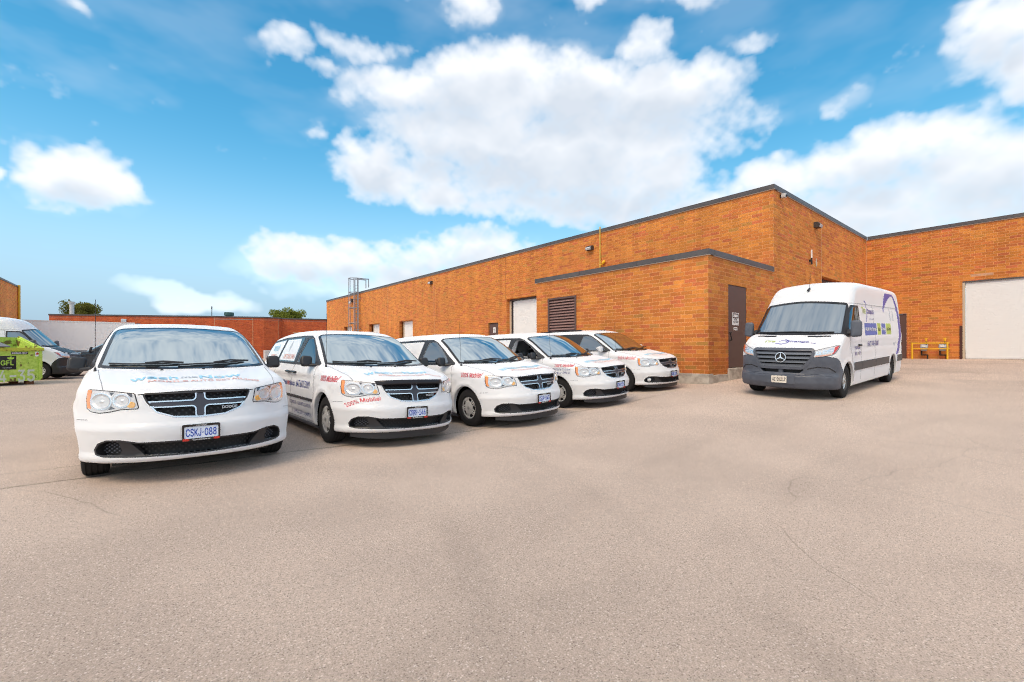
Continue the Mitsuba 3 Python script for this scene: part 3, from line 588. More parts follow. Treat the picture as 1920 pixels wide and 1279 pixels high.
    for s in (-1, 1):
        st = K.add('seat', hull_pts([(-1.35,s*.55,.72),(-1.35,s*.22,.72),(-1.75,s*.55,.70),(-1.75,s*.22,.70)], .09)+hull_pts([(-1.82,s*.54,.75),(-1.82,s*.23,.75),(-1.98,s*.50,1.22),(-1.98,s*.27,1.22)], .07), 'mat_seat')
        K.add('headrest', hull_pts([(-2.0,s*.45,1.36),(-2.0,s*.32,1.36),(-2.01,s*.45,1.46),(-2.01,s*.32,1.46)], .05), 'mat_seat', parent=st)
    ring = trimesh.creation.torus(.18, .016, major_sections=32, minor_sections=8); ring.apply_transform(trimesh.transformations.rotation_matrix(math.radians(65), [0,1,0])); ring.apply_translation([-.98,.39,1.02]); K.add('steering_wheel', ring, 'mat_interior')
    K.add('rear_view_mirror', rbox((-.90,-.12,1.43),(-.87,.12,1.50), .012), 'mat_interior')
    wp = wheel_parts(.340, .205, .225)
    for x in (0, -3.078):
        for s in (-1, 1):
            m = wheel_at(x, s*.835, .340, 0, R_.random()*6)
            first = None
            for nm, sh in wp:
                if first is None: first = K.add('wheel', sh, None, m=m)
                else: K.add(nm, sh, None, m=m, parent=first)
    return K
VK = build_van()
fwin_ = None
def van_text(t, ax, cx, cz, h, w, ink, **k): return ('lettering', mikit.ply(VAN.text(t, ax, cx, cz, h, w, **k), {'type': 'ref', 'id': ink}, smooth=True), None, None)
HOOD = [van_text('wash', 'top', -.36, .46, .13, .40, 'mat_sky_ink', bold=True), van_text('me', 'top', -.055, .46, .075, .15, 'mat_grey_ink', bold=True), van_text('Now', 'top', .235, .46, .13, .40, 'mat_sky_ink', bold=True),
        van_text('MOBILE', 'top', -.25, .62, .062, .34, 'mat_pink_ink', bold=True), van_text('AUTO', 'top', .045, .62, .062, .21, 'mat_pink_ink', bold=True), van_text('DETAILING', 'top', .385, .62, .062, .42, 'mat_pink_ink', bold=True)]
M100 = [van_text('100% Mobile!', 'right', .12, .935, .075, .50, 'mat_red_ink', bold=True)]
def plate(number, W, x=.985, z=.479, ink='mat_plate_blue', face='mat_plate_white', frame=True, w=.305, h=.152):
    """built flat in (y, z) and stood on the bumper"""
    S = M4([0,1,0],[0,0,1],[1,0,0],[x+.012,0,z])
    out = [('licence_plate', mikit.ply(extr(rp([(-w/2,-h/2),(w/2,-h/2),(w/2,h/2),(-w/2,h/2)], .012), .003), face, smooth=False), S)]
    if frame:
        fr = rp([(-.162,-.084),(.162,-.084),(.162,.084),(-.162,.084)], .014).difference(rp([(-.146,-.058),(.146,-.058),(.146,.062),(-.146,.062)], .012)); out.append(('plate_frame', mikit.ply(extr(fr, .012), 'mat_gloss_black', smooth=False), S))
        red = [rp([(s*.158,-.080),(s*.108,-.080),(s*.100,-.070),(s*.115,-.058),(s*.158,-.058)], .004) for s in (-1, 1)]
        out.append(('frame_emblem', mikit.ply(cat(*[extr(r, .0135) for r in red]), 'mat_red', smooth=False), S))
        t = flat_text('WashMeNow.ca', .013, .15); t.apply_translation([0,-.071,.0125]); out.append(('frame_lettering', mikit.ply(t, 'mat_white_ink', smooth=False), S))
        t = flat_text('ONTARIO', .012, .09); t.apply_translation([0,.072,.0125]); out.append(('frame_lettering', mikit.ply(t, 'mat_white_ink', smooth=False), S))
    a, b = number.split(' '); t1 = flat_text(a, .074, .052*len(a)*.62, True); t2 = flat_text(b, .074, .052*len(b)*.66, True)
    L1, L2 = .052*len(a)*.62, .052*len(b)*.66; tot = L1+L2+.03
    t1.apply_translation([-tot/2+L1/2,0,.0035]); t2.apply_translation([tot/2-L2/2,0,.0035]); dot = extr(sg.Polygon([(-.008,-.008),(.008,-.008),(0,.010)]), .002); dot.apply_translation([-tot/2+L1+.015,0,.0035])
    out.append(('plate_number', mikit.ply(cat(t1, t2, dot), ink, smooth=False), S))
    return [(n, s, m, None) for n, s, m in out]
def pose(o, fx, n):
    fx, n = np.array(fx), np.array(n); return M4(fx/np.linalg.norm(fx), np.cross(n, fx), n/np.linalg.norm(n), o)
POSES = [([.0363,-17.3623,.1115],[.99994,.00126,.01132],[-.01133,.00523,.99992]),([-.198,-14.8028,.0667],[.99996,.00893,.00087],[-.00111,.02711,.99963]),([-.2323,-12.274,.0806],[.99883,.04679,.01252],[-.01087,-.03525,.99932]),
 ([-.61,-9.5786,.1672],[.99718,.07435,.00976],[-.00638,-.04561,.99894]),([-1.1016,-6.5394,.3024],[.9991,.0419,-.00592],[.00739,-.0349,.99936])]
VLAB = ['white minivan nearest the dumpster, showing its full front with plate CSKJ 088','white minivan with a dark hood edge deflector and a phone number on its door','third white minivan from the dumpster, its silver front wheel in view','white minivan with its front side window wound down, fourth in the row from the dumpster','white minivan with white mirror caps and round fog lamps, parked closest to the brick wall']
slabply = lambda *a, b='mat_white_paint', s=30: mikit.ply(VAN.slab(*a), b, smooth=s)
deflect = []
def _defl():
    ys = np.linspace(-.56, .56, 25); rows = []
    for k, (xo, zo) in enumerate(((-.03,.012),(.0,.034),(.035,.038),(.055,.012),(.050,-.020),(.03,-.028))):
        for y in ys:
            xx = vF0(.885)-.64*abs(y)**2.8; e = max(0, abs(y)-.46)
            rows.append((xx+xo-.8*e, y, .905-.035*abs(y)**2+zo-.15*e))
    n = len(ys); F = [[k*n+i, k*n+i+1, (k+1)*n+i+1, (k+1)*n+i] for k in range(5) for i in range(n-1)]
    return (np.array(rows), np.array(F))
EX = []
EX.append(HOOD+plate('CSKJ 088', None))
side2 = [van_text('647.607.5199', 'right', -.98, .80, .105, .72, 'mat_blue_ink', bold=True), van_text('Now.ca', 'right', -1.58, .79, .075, .30, 'mat_blue_ink', bold=True), van_text('Me', 'right', -1.80, .79, .075, .13, 'mat_red_ink', bold=True), van_text('Wash', 'right', -2.02, .79, .075, .27, 'mat_blue_ink', bold=True),
  van_text('CLEANING - CERAMIC COATING', 'right', -1.15, .475, .055, 1.15, 'mat_blue_ink', bold=False), van_text('UPHOLSTERY SHAMPOO', 'right', -1.05, .33, .055, .95, 'mat_blue_ink', bold=False),
  van_text('100%', 'front', -.80, .615, .048, .14, 'mat_red_ink', bold=True, rot=.45), van_text('Mobile!', 'front', -.60, .672, .048, .23, 'mat_red_ink', bold=True, rot=.12),
  ('window_film', slabply(rp([(-1.73,1.16),(-2.74,1.17),(-2.69,1.545),(-1.85,1.555),(-1.78,1.40)], .02), 'right', .004, .0115, .05, b='mat_window_film'), None, 'white film with red letters on the sliding door window'),
  ('window_film', slabply(rp([(-2.88,1.175),(-3.82,1.212),(-3.76,1.38),(-3.65,1.495),(-2.82,1.545)], .02), 'right', .004, .0115, .05, b='mat_window_film'), None, None),
  van_text('DETAILING', 'right', -2.15, 1.235, .075, .70, 'mat_pink_ink', bold=True, d=.014), van_text('wash', 'right', -3.3, 1.40, .13, .45, 'mat_sky_ink', bold=True, d=.014), van_text('MOBILE', 'right', -3.3, 1.24, .06, .45, 'mat_pink_ink', bold=True, d=.014),
  ('window_emblem', slabply(sg.Polygon([(-2.30,1.33),(-2.36,1.42),(-2.31,1.52),(-2.25,1.43)]).buffer(.012), 'right', .008, .0135, .05, b='mat_grey_ink'), None, None),
  ('hood_deflector', mikit.ply(_defl(), {'type': 'twosided', 'b': pr((.020,.018,.022), .28, specular=.35)}, smooth=50), None, 'dark smoked deflector along the front edge of the hood')]
_t = unary_union([sg.Polygon([(0,.16),(.035,.09),(.018,.09),(.045,.03),(-.045,.03),(-.018,.09),(-.035,.09)]), sg.box(-.01,-.01,.01,.03), sg.Polygon([(-.04,-.07),(.04,-.07),(0,.0)])])
side2.append(('hanging_ornament', mikit.ply(extr(_t, .004), 'mat_white_ink', smooth=False), M4([0,1,0],[0,0,1],[1,0,0],[-.86,.05,1.29]), None))
EX.append(HOOD+M100+side2+plate('CRRR 146', None))
film3 = ('window_film', slabply(rp([(-1.73,1.15),(-2.75,1.16),(-2.70,1.555),(-1.66,1.565)], .02), 'right', .004, .0115, .05, b='mat_window_film'), None, 'white panel filling the sliding door window')
EX.append(HOOD+M100+[film3]+plate('CEJP 043', None))
EX.append(HOOD+[film3, van_text('100% Mobile!', 'right', .16, .955, .062, .46, 'mat_red_ink', bold=True), van_text('We Come To Your', 'right', .12, .875, .052, .46, 'mat_blue_ink'), van_text('Home or Office', 'right', .12, .80, .052, .44, 'mat_blue_ink')]+plate('CSHR 155', None))
fogs = []
for s in (-1, 1):
    P, Nn = VAN.drape(np.array([(s*.73, .35)]), 'front'); l = lathe([(0,.0),(.03,-.004),(.048,-.014),(.052,-.03),(.0,-.05)], 28); l.invert()
    fogs.append(('fog_lamp', mikit.ply(l, {'type': 'twosided', 'b': pr((.72,.74,.76), .12, specular=.6)}, smooth=40), M4(np.cross([Nn[0,0],Nn[0,1],0],[0,0,1]), [.92,s*.39,0], [0,0,1], P[0]-Nn[0]*.012), None))
EX.append(HOOD+M100+fogs+plate('CNXK 218', None)+[('roof_rail', mikit.ply(cat(*[hull_pts([(-1.7,s*.60,1.735),(-3.4,s*.60,1.70)], .018).to_mesh() and tm(hull_pts([(-1.7,s*.60,1.735),(-3.4,s*.60,1.70)], .018)) for s in (-1, 1)]), 'mat_black_plastic', smooth=40), None, None)])
for i in range(5):
    key = thing('minivan', VLAB[i], 'minivan', 'white minivans parked in a row')
    W = pose(*POSES[i])
    swap = {'mirror': 'mat_white_paint'} if i == 4 else ({'quarter_window': 'mat_window_film'} if i in (2, 3) else {})
    VK.build(key, W, skip=('front_side_window',) if i == 3 else (('air_dam',) if i == 0 else ()), extra=EX[i], swap=swap)

# ------------------------------------------------------------------ the brick building
bld = thing('industrial_building', 'long orange brick industrial building with dark roof coping and white roll-up doors', 'building')
DA, LA, DC, LW = 4.8057, 7.42, 12.331, 49.0
BRK = []
def openings_poly(u0, u1, z0, z1, ops):
    p = sg.box(u0, z0, u1, z1)
    for a, b, c, d in ops: p = p.difference(sg.box(a, c, b, d))
    return p
def brick_boxes(wall, axis, const, sgn, u0, u1, z0, z1, ops):
    k0, k1 = math.floor((z0-ZOFF)/COURSE), math.ceil((z1-ZOFF)/COURSE)
    for k in range(k0, k1):
        a, b = max(ZOFF+k*COURSE, z0)+.0088, min(ZOFF+(k+1)*COURSE, z1)-.0088
        if b-a < .03: continue
        sh = (k % 2)*BL/3
        for j in range(math.floor((u0+sh)/BL), math.ceil((u1+sh)/BL)+1):
            p, q = max(j*BL-sh, u0)+(.0088 if j*BL-sh > u0 else -.0), min((j+1)*BL-sh, u1)-(.0088 if (j+1)*BL-sh < u1 else 0)
            iv = [(p, q)]
            for oa, ob, oc, od in ops:
                if b > oc+.01 and a < od-.01:
                    iv = [w for p_, q_ in iv for w in ((p_, min(q_, oa-.003)), (max(p_, ob+.003), q_)) if w[1]-w[0] > .02]
            for p_, q_ in iv:
                if q_-p_ < .02: continue
                d = .0035+NP.random()*.003
                lo, hi = [p_, 0, a], [q_, 0, b]
                if axis == 'y': m = box((p_, const-d if sgn < 0 else const-.01, a), (q_, const+.01 if sgn < 0 else const+d, b))
                else: m = box((const-.01, p_, a), (const+d, q_, b))
                c = m.bounds.mean(0); dep = (c-CAM)@FW; sx = 960+FOC*((c-CAM)@RT)/dep
                BRK.append((((q_-p_)*(b-a))/max(dep, .1)**2*abs((CAM-c)@(np.array([0,sgn,0]) if axis == 'y' else np.array([1,0,0])))/np.linalg.norm(CAM-c) if dep > 1 and -20 < sx < 1940 else 0, wall, m, 4.79 < c[2] < 4.93 and c[1] > 12 and 3.8 < c[0] < 4.85))
def wall_y(name, y, sgn, u0, u1, z0, z1, ops, th=.30, brick_from=None, m='mat_brick'):
    p = openings_poly(u0, u1, z0, z1, ops); e = extr(p, th); v = np.array(e.vertices)
    e.vertices = np.c_[v[:,0], y+(v[:,2] if sgn < 0 else -v[:,2]), v[:,1]]; e.fix_normals()
    w = put(bld, name, mikit.ply(e, m)); 
    if brick_from is not None: brick_boxes(w, 'y', y, sgn, max(u0, brick_from), u1, max(z0, .46), z1, ops)
    return w
def wall_x(name, x, u0, u1, z0, z1, ops, th=.30):
    p = openings_poly(u0, u1, z0, z1, ops); e = extr(p, th); v = np.array(e.vertices)
    e.vertices = np.c_[x-v[:,2], v[:,0], v[:,1]]; e.fix_normals()
    w = put(bld, name, mikit.ply(e, 'mat_brick')); brick_boxes(w, 'x', x, 1, u0, u1, max(z0, .46), z1, ops); return w
OPA = [(-15.32,-11.72,-.5,4.58),(-17.20,-16.16,-.5,3.19),(-30.02,-27.55,-.5,3.96),(-36.5,-34.1,-.5,4.0),(-43.35,-40.95,-.5,4.04)]
ZT, ZA = 7.23, 4.23
wall_y('wall', 0, -1, -LW, 0, -.3, ZT, OPA, brick_from=-21)
OPB = [(5.22,8.85,-.5,4.61)]
wall_x('wall', 0.0, .0, DC, -.3, ZT, OPB)
OPC = [(.70,1.66,-.5,3.22),(3.69,7.55,-.5,4.60)]
wall_y('wall', DC, -1, 0.0, 13.0, -.3, ZT, OPC, brick_from=0.0)
OPF = [(-6.71,-5.21,1.93,3.50)]
wall_y('annex_wall', -DA, -1, -LA, 0, .70, ZA, OPF, brick_from=-LA)
OPD = [(-3.54,-2.20,.5,3.475)]
wall_x('annex_wall', 0.0, -DA+.0, -.0, .66, ZA, OPD)
e = box((-LA-.0, -DA+.30, -.2), (-LA+.30, 0, ZA)); put(bld, 'annex_wall', mikit.ply(e, 'mat_brick'))
put(bld, 'roof', mikit.ply(cat(box((-LW+.3, .31, 6.9), (-.31, 40, 7.0)), box((-.3, DC+.31, 6.9), (13, 40, 7.0))), 'mat_roof'), kind=None)
put(bld, 'annex_roof', mikit.ply(box((-LA+.31, -DA+.31, 4.0), (-.31, -.01, 4.1)), 'mat_roof'))
put(bld, 'end_wall', mikit.ply(cat(box((-LW, .31, -.3), (-LW+.3, 40, ZT)), box((12.7, DC+.31, -.3), (13, 40, ZT))), 'mat_brick'))
BRK.sort(key=lambda b: -b[0]); rest = {}
mat('mat_brick_pale', pr(conc((.52,.27,.16),(.60,.34,.22),9.0), .85))
for i, (_, w, m, pale) in enumerate(BRK):
    if i < 300 or pale: put(w, 'brick', mikit.ply(m, 'mat_brick_pale' if pale else 'mat_brick'))
    else: rest.setdefault(w, []).append(m)
for w, ms in rest.items(): put(w, 'brickwork', mikit.ply(cat(*ms), 'mat_brick'), kind='stuff')
def chip(lo, hi, r=.012): return tm(rbox(lo, hi, r, 8))
# concrete foundation of the annex and its door step
put(bld, 'foundation', mikit.ply(cat(chip((-LA, -DA-.035, -.2), (.035, -DA+.25, .70)), chip((-.2, -DA+.26, -.2), (.034, -3.60, .66))), 'mat_concrete'))
put(bld, 'door_step', mikit.ply(chip((-.25, -3.595, -.2), (.06, -1.3, .835), .02), 'mat_concrete'))
# copings, piece by piece, with a pale drip edge
def coping_x(x0, x1, y, z0, z1, step, dy=-.06, th=.34):
    n = max(1, round((x1-x0)/step))
    for i in range(n):
        a, b = x0+(x1-x0)*i/n, x0+(x1-x0)*(i+1)/n
        put(bld, 'coping_panel', mikit.ply(chip((a+.004, y+dy, z0), (b-.004, y+dy+th, z1), .006), 'mat_coping', smooth=30))
    put(bld, 'drip_edge', mikit.ply(box((x0, y+dy+.012, z0-.022), (x1, y+dy+.10, z0-.001)), 'mat_coping_light'))
def coping_y(y0, y1, x, z0, z1, step, dx=.06, th=.34):
    n = max(1, round((y1-y0)/step))
    for i in range(n):
        a, b = y0+(y1-y0)*i/n, y0+(y1-y0)*(i+1)/n
        put(bld, 'coping_panel', mikit.ply(chip((x+dx-th, a+.004, z0), (x+dx, b-.004, z1), .006), 'mat_coping', smooth=30))
    put(bld, 'drip_edge', mikit.ply(box((x+dx-.10, y0, z0-.022), (x+dx-.012, y1, z0-.001)), 'mat_coping_light'))
coping_x(-LW, .06, 0, 7.235, 7.40, 3.06)
coping_y(.285, DC-.061, 0, 7.235, 7.40, 2.4)
coping_x(.065, 13, DC, 7.235, 7.40, 3.0)
coping_x(-LA-.05, .06, -DA, 4.235, 4.40, 2.5)
coping_y(-DA+.285, -.062, 0, 4.235, 4.40, 1.55)
# control joints
for x in (-24.08, -32.31, -48.03): put(bld, 'control_joint', mikit.ply(box((x-.012, -.013, .4), (x+.012, .004, 7.2)), 'mat_joint'))
put(bld, 'control_joint', mikit.ply(box((-15.37, -.013, 4.6), (-15.35, .004, 7.2)), 'mat_joint_dark'))
put(bld, 'control_joint', mikit.ply(box((-.004, 5.19, 3.0), (.013, 5.212, 6.8)), 'mat_joint'))
put(bld, 'control_joint', mikit.ply(box((.0005, DC-.03, .9), (.024, DC-.0105, 7.2)), 'mat_joint'))
# roll-up doors
def rollup(key_name, lo, hi, z0, z1, y, pitch, nrm='y', mt='mat_door_white', label=None, panel_off=.0):
    d = put(bld, key_name, mikit.ply(box((lo, y+.035, z0), (hi, y+.05, z1)) if nrm == 'y' else box((y-.05, lo, z0), (y-.035, hi, z1)), mt), label)
    n = int((z1-z0)/pitch)
    for i in range(n):
        a, b = z0+i*pitch, z0+(i+1)*pitch-.0015
        pf = [(0.004, a), (.0008, a+.004), (-.0002, a+pitch*.3), (-.0004, a+pitch*.5), (-.0002, a+pitch*.7), (.0008, b-.003), (.004, b)]
        V = np.array([((u, y+q, z) if nrm == 'y' else (y-q, u, z)) for u in (lo, hi) for q, z in pf]); k = len(pf)
        F = [[i_, i_+1, k+i_+1, k+i_] for i_ in range(k-1)]; mm = trimesh.Trimesh(V, np.vstack([[f[0], f[2], f[1]] for f in F]+[[f[0], f[3], f[2]] for f in F]), process=False)
        put(d, 'slat', mikit.ply(mm, {'type': 'ref', 'id': mt+'_2'}, smooth=50))
    return d
mat('mat_door_white_2', {'type': 'diffuse', 'reflectance': {'type': 'rgb', 'value': [.83,.83,.84]}}, True); mat('mat_door_brown_2', pr((.10,.075,.06), .5), True); mat('mat_door_brown', pr((.10,.075,.06), .5))
rollup('overhead_door', 3.79, 7.45, .95, 4.58, DC+.06, .078)
put(bld, 'door_frame', mikit.ply(cat(box((3.695, DC-.02, .9), (3.775, DC+.10, 4.53)), box((7.47, DC-.02, .9), (7.545, DC+.10, 4.53))), 'mat_frame_beige'))
put(bld, 'door_lintel', mikit.ply(box((3.70, DC-.016, 4.535), (7.54, DC+.12, 4.595)), 'mat_coping'))
for x in (3.59,): put(bld, 'corner_guard', mikit.ply(cat(box((x, DC-.03, .9), (x+.10, DC-.012, 2.5))), 'mat_brown_plate'))
rollup('overhead_door', -15.0, -11.75, .3, 4.45, .30, .10)
put(bld, 'door_frame', mikit.ply(cat(box((-15.14, .26, .3), (-15.10, .36, 4.45)), box((-15.3, .27, 4.46), (-11.73, .36, 4.57))), 'mat_coping'))
put(bld, 'door_frame', mikit.ply(box((-15.31, .25, .3), (-15.145, .36, 4.455)), 'mat_frame_beige'))
for a, b, t in ((-29.6,-27.6,3.9),(-36.0,-34.15,3.93),(-42.9,-41.0,3.98)):
    dk = put(bld, 'overhead_door', mikit.ply(box((a, .30, .3), (b, .36, t)), 'mat_door_white'))
    put(dk, 'frame', mikit.ply(cat(box((a-.12, .25, .3), (a-.005, .38, t)), box((a-.4, .28, t+.004), (b+.04, .38, t+.06))), 'mat_frame_beige'))
rollup('overhead_door', 5.24, 8.83, .7, 4.35, -.30, .10, nrm='x', mt='mat_door_brown')
put(bld, 'door_frame', mikit.ply(cat(box((-.29, 5.24, 4.36), (-.16, 8.83, 4.42)), box((-.33, 5.24, 4.43), (-.30, 8.83, 4.60))), 'mat_coping'))
# steel doors
d = put(bld, 'door', mikit.ply(chip((-.07, -3.525, .85), (-.018, -2.215, 3.46), .004), 'mat_brown'), 'dark brown steel door with a white notice')
put(d, 'frame', mikit.ply(cat(box((-.12, -3.54, .84), (-.03, -3.527, 3.475)), box((-.12, -2.213, .84), (-.03, -2.20, 3.475)), box((-.12, -3.526, 3.463), (-.03, -2.214, 3.474))), 'mat_brown'))
put(d, 'handle', mikit.ply(tm(hull_pts([(.02,-3.46,1.95),(.03,-3.36,1.95)], .014)+hull_pts([(.03,-3.46,1.94),(.05,-3.40,1.72)], .014)+hull_pts([(-.02,-3.40,1.72),(.05,-3.40,1.72)], .014)+hull_pts([(-.02,-3.46,1.95),(.03,-3.46,1.95)], .018)), 'mat_dark'))
put(d, 'notice', mikit.ply(box((-.017, -3.24, 2.20), (-.012, -2.77, 2.60)), 'mat_white_ink'))
XS = M4([0,1,0],[0,0,1],[1,0,0],[0,0,0])
def on_x(x, y, z): m = XS.copy(); m[:3,3] = (x, y, z); return m
put(d, 'notice_frame', mikit.ply(extr(rp([(-.20,-.075),(.20,-.075),(.20,.075),(-.20,.075)], .02).difference(rp([(-.16,-.045),(.16,-.045),(.16,.045),(-.16,.045)], .03)), .003), 'mat_black_ink'), tw=T(on_x(-.0118, -3.005, 2.50)))
for t, z, w in (('HIGH', 2.385, .20), ('VOLTAGE', 2.31, .36)): put(d, 'notice_lettering', mikit.ply(flat_text(t, .055, w, True), 'mat_black_ink'), tw=T(on_x(-.0118, -3.005, z)))
put(d, 'small_notice', mikit.ply(box((-.017, -3.13, 2.04), (-.012, -2.88, 2.14)), 'mat_white_ink')); put(d, 'notice_lettering', mikit.ply(flat_text('AUTHORIZED', .03, .2), 'mat_black_ink'), tw=T(on_x(-.0118, -3.005, 2.09)))
d = put(bld, 'door', mikit.ply(box((-17.17, .08, .3), (-16.19, .13, 3.15)), 'mat_brown')); put(d, 'number_plate', mikit.ply(box((-16.78, .070, 2.56), (-16.50, .078, 2.90)), 'mat_white_ink'))
YS = M4([1,0,0],[0,0,1],[0,-1,0],[0,0,0])
def on_y(x, y, z): m = YS.copy(); m[:3,3] = (x, y, z); return m
put(d, 'number', mikit.ply(flat_text('18', .17, .17, True), 'mat_black_ink'), tw=T(on_y(-16.64, .0698, 2.73)))
put(bld, 'door', mikit.ply(box((.72, DC+.06, .93), (1.64, DC+.11, 3.20)), 'mat_brown'))
# louvre: frame and one mesh per blade
lv = put(bld, 'louvre', mikit.ply(box((-6.68, -DA+.20, 1.95), (-5.24, -DA+.22, 3.48)), 'mat_dark'), 'brown metal louvre in the annex wall')
put(lv, 'frame', mikit.ply(cat(box((-6.73, -DA-.03, 1.92), (-6.65, -DA+.16, 3.52)), box((-5.27, -DA-.03, 1.92), (-5.19, -DA+.16, 3.52)), box((-6.648, -DA-.028, 3.445), (-5.272, -DA+.16, 3.52)), box((-6.648, -DA-.028, 1.92), (-5.272, -DA+.16, 1.99))), 'mat_brown'))
for i in range(13):
    z = 2.0+i*.111; V = np.array([(x, y, zz) for x in (-6.648, -5.272) for y, zz in ((-DA-.018, z), (-DA-.018, z+.028), (-DA+.12, z+.115), (-DA+.12, z+.10))])
    mm = trimesh.Trimesh(V, [[0,4,5],[0,5,1],[1,5,6],[1,6,2],[3,7,4],[3,4,0]], process=False); put(lv, 'slat', mikit.ply(mm, {'type': 'twosided', 'b': pr((.30,.18,.165), .45)}))
# ------------------------------------------------------------------ fittings on the walls
def wall_light(x, y, z, face, label):
    k = thing('wall_light', label, 'light', 'wall pack lights')
    m = np.eye(4)
    if face == 'x': m[:3,:3] = [[0,-1,0],[1,0,0],[0,0,1]]
    m[:3,3] = (x, y, z)
    pfl = [(0,-.11),(0,.11),(-.16,.10),(-.25,-.02),(-.20,-.11)]     # (y, z) profile, out along -y
    def ex(p, a, b):
        h = extr(sg.Polygon(p), b-a); v = np.array(h.vertices); h.vertices = np.c_[v[:,2]+a, v[:,0], v[:,1]]; h.fix_normals(); return h
    put(k, 'housing', mikit.ply(ex(pfl, -.19, .19), 'mat_lamp_body'), tw=T(m))
    put(k, 'lens', mikit.ply(ex([(-.150,.094),(-.262,-.02),(-.212,-.105),(-.14,-.10)], -.165, .165), 'mat_lamp_lens'), tw=T(m))
wall_light(-8.54, -.0, 6.56, 'y', 'wall pack light beside the yellow pipe on the orange brick wall')
wall_light(-24.47, -.0, 6.66, 'y', 'wall pack light at a vertical joint halfway along the orange brick wall')
wall_light(0.0, 4.4, 6.66, 'x', 'wall pack light on the brick side wall above the tall delivery van')
k = thing('flood_light', 'small white flood light beside the roof ladder', 'light'); put(k, 'head', mikit.ply(tm(hull_pts([(-40.9,-.12,6.52),(-40.9,-.3,6.42)], .13)), 'mat_white_ink')); put(k, 'bracket', mikit.ply(box((-40.8,-.2,6.5),(-40.6,0,6.85)), 'mat_lamp_body'))
k = thing('security_camera', 'small pale security camera under the roof corner', 'camera'); put(k, 'housing', mikit.ply(chip((.05,.56,7.02),(.20,.74,7.17),.02), 'mat_grey_box')); put(k, 'lens', mikit.ply(tm(m3.Manifold.sphere(.05,20).translate([.20,.65,7.08])), 'mat_gloss_black')); put(k, 'mount', mikit.ply(box((.0,.60,7.05),(.06,.70,7.15)), 'mat_dark'))
k = thing('wifi_antenna', 'white rod antenna on a dark bracket on the brick side wall', 'antenna'); put(k, 'rod', mikit.ply(tube((.09,3.68,5.18),(.09,3.68,5.52),.028), 'mat_white_ink')); put(k, 'bracket', mikit.ply(cat(tube((.09,3.68,4.92),(.09,3.68,5.18),.035), box((0,3.64,5.04),(.09,3.72,5.12))), 'mat_dark'))
k = thing('cover_plate', 'small pale diamond cover plate on the brick side wall', 'plate'); pp = extr(rp([(-.10,0),(0,-.21),(.10,0),(0,.21)], .02), .012); scene[k] = {**mikit.ply(pp, 'mat_frame_beige'), 'to_world': T(on_x(.0105, 4.51, 5.10))}
k = thing('gas_pipe', 'yellow gas pipe running down the brick wall to the annex roof', 'pipe'); put(k, 'riser', mikit.ply(polytube([(-7.91,-.06,7.50),(-7.91,-.06,4.2)], .035, 10), 'mat_gas_pipe')); put(k, 'valve', mikit.ply(tm(hull_pts([(-7.70,-.10,5.68),(-7.64,-.10,5.74)], .07)+hull_pts([(-7.9,-.06,5.6),(-7.70,-.1,5.66)], .03)), 'mat_yellow'))
# roof ladder with cage
k = thing('roof_ladder', 'grey caged roof ladder climbing past the coping of the brick wall', 'ladder')
xa, xb = -39.45, -38.75
for x in (xa, xb): put(k, 'rail', mikit.ply(polytube([(x,-.25,.6),(x,-.25,8.75),(x,.9,8.75),(x,.9,7.9)], .048, 8), 'mat_galv'))
for i in range(27): put(k, 'rung', mikit.ply(tube((xa,-.25,.75+i*.28),(xb,-.25,.75+i*.28),.016,8), 'mat_galv'))
arc = [(xa+.35-.62*math.cos(t), -.25-.75*math.sin(t)) for t in np.linspace(0, math.pi, 11)]
for z in (8.72, 7.3, 5.75, 4.2): put(k, 'hoop', mikit.ply(polytube([(x, y, z) for x, y in arc], .038, 6), 'mat_galv'))
for i in (0, 2, 4, 6, 8, 10): put(k, 'cage_bar', mikit.ply(tube((*arc[i], 2.9), (*arc[i], 8.72), .03, 6), 'mat_galv'))
for z in (6.7, 5.2, 3.6): put(k, 'bracket', mikit.ply(cat(tube((xa,-.25,z),(xa,0,z),.03,6), tube((xb,-.25,z),(xb+.25,0,z),.03,6)), 'mat_galv'))
# gas meters and guard rail
y = DC-.62
k = thing('guard_rail', 'yellow pipe guard rail in front of the gas meters', 'rail')
for x in (1.97, 3.24): put(k, 'post', mikit.ply(tube((x,y,gz(x,y)-.05),(x,y,1.735),.036), 'mat_yellow'))
for z in (1.69, 1.42):
    put(k, 'bar', mikit.ply(tube((1.97,y-.0,z),(3.24,y,z),.026), 'mat_yellow')); put(k, 'bar', mikit.ply(tube((3.24,y,z),(3.24,DC-.01,z),.026), 'mat_yellow'))
for i, x in enumerate((2.36, 3.03)):
    k = thing('gas_meter', ('grey gas meter behind the yellow rail, nearer the brown door','grey gas meter behind the yellow rail, nearer the white roll-up door')[i], 'meter', 'gas meters')
    put(k, 'body', mikit.ply(tm(hull_pts([(x-.10,DC-.32,1.48),(x+.10,DC-.32,1.48),(x-.10,DC-.22,1.60),(x+.10,DC-.22,1.60),(x-.07,DC-.3,1.36),(x+.07,DC-.3,1.36)], .05)), 'mat_meter', smooth=40))
    put(k, 'dial', mikit.ply(chip((x-.07,DC-.39,1.50),(x+.07,DC-.36,1.58),.01), 'mat_white_ink'))
    put(k, 'pipe', mikit.ply(cat(polytube([(x+.08,DC-.25,1.62),(x+.08,DC-.25,1.86)], .025), polytube([(x-.10,DC-.2,1.40),(x-.10,DC-.2,1.12),(x+.12,DC-.2,1.12),(x+.12,DC-.2,.9)], .03)), 'mat_dark'))
    put(k, 'valve', mikit.ply(cat(tube((x+.08,DC-.25,1.78),(x+.08,DC-.25,1.90),.034), box((x+.02,DC-.28,1.90),(x+.14,DC-.22,1.94))), 'mat_yellow'))

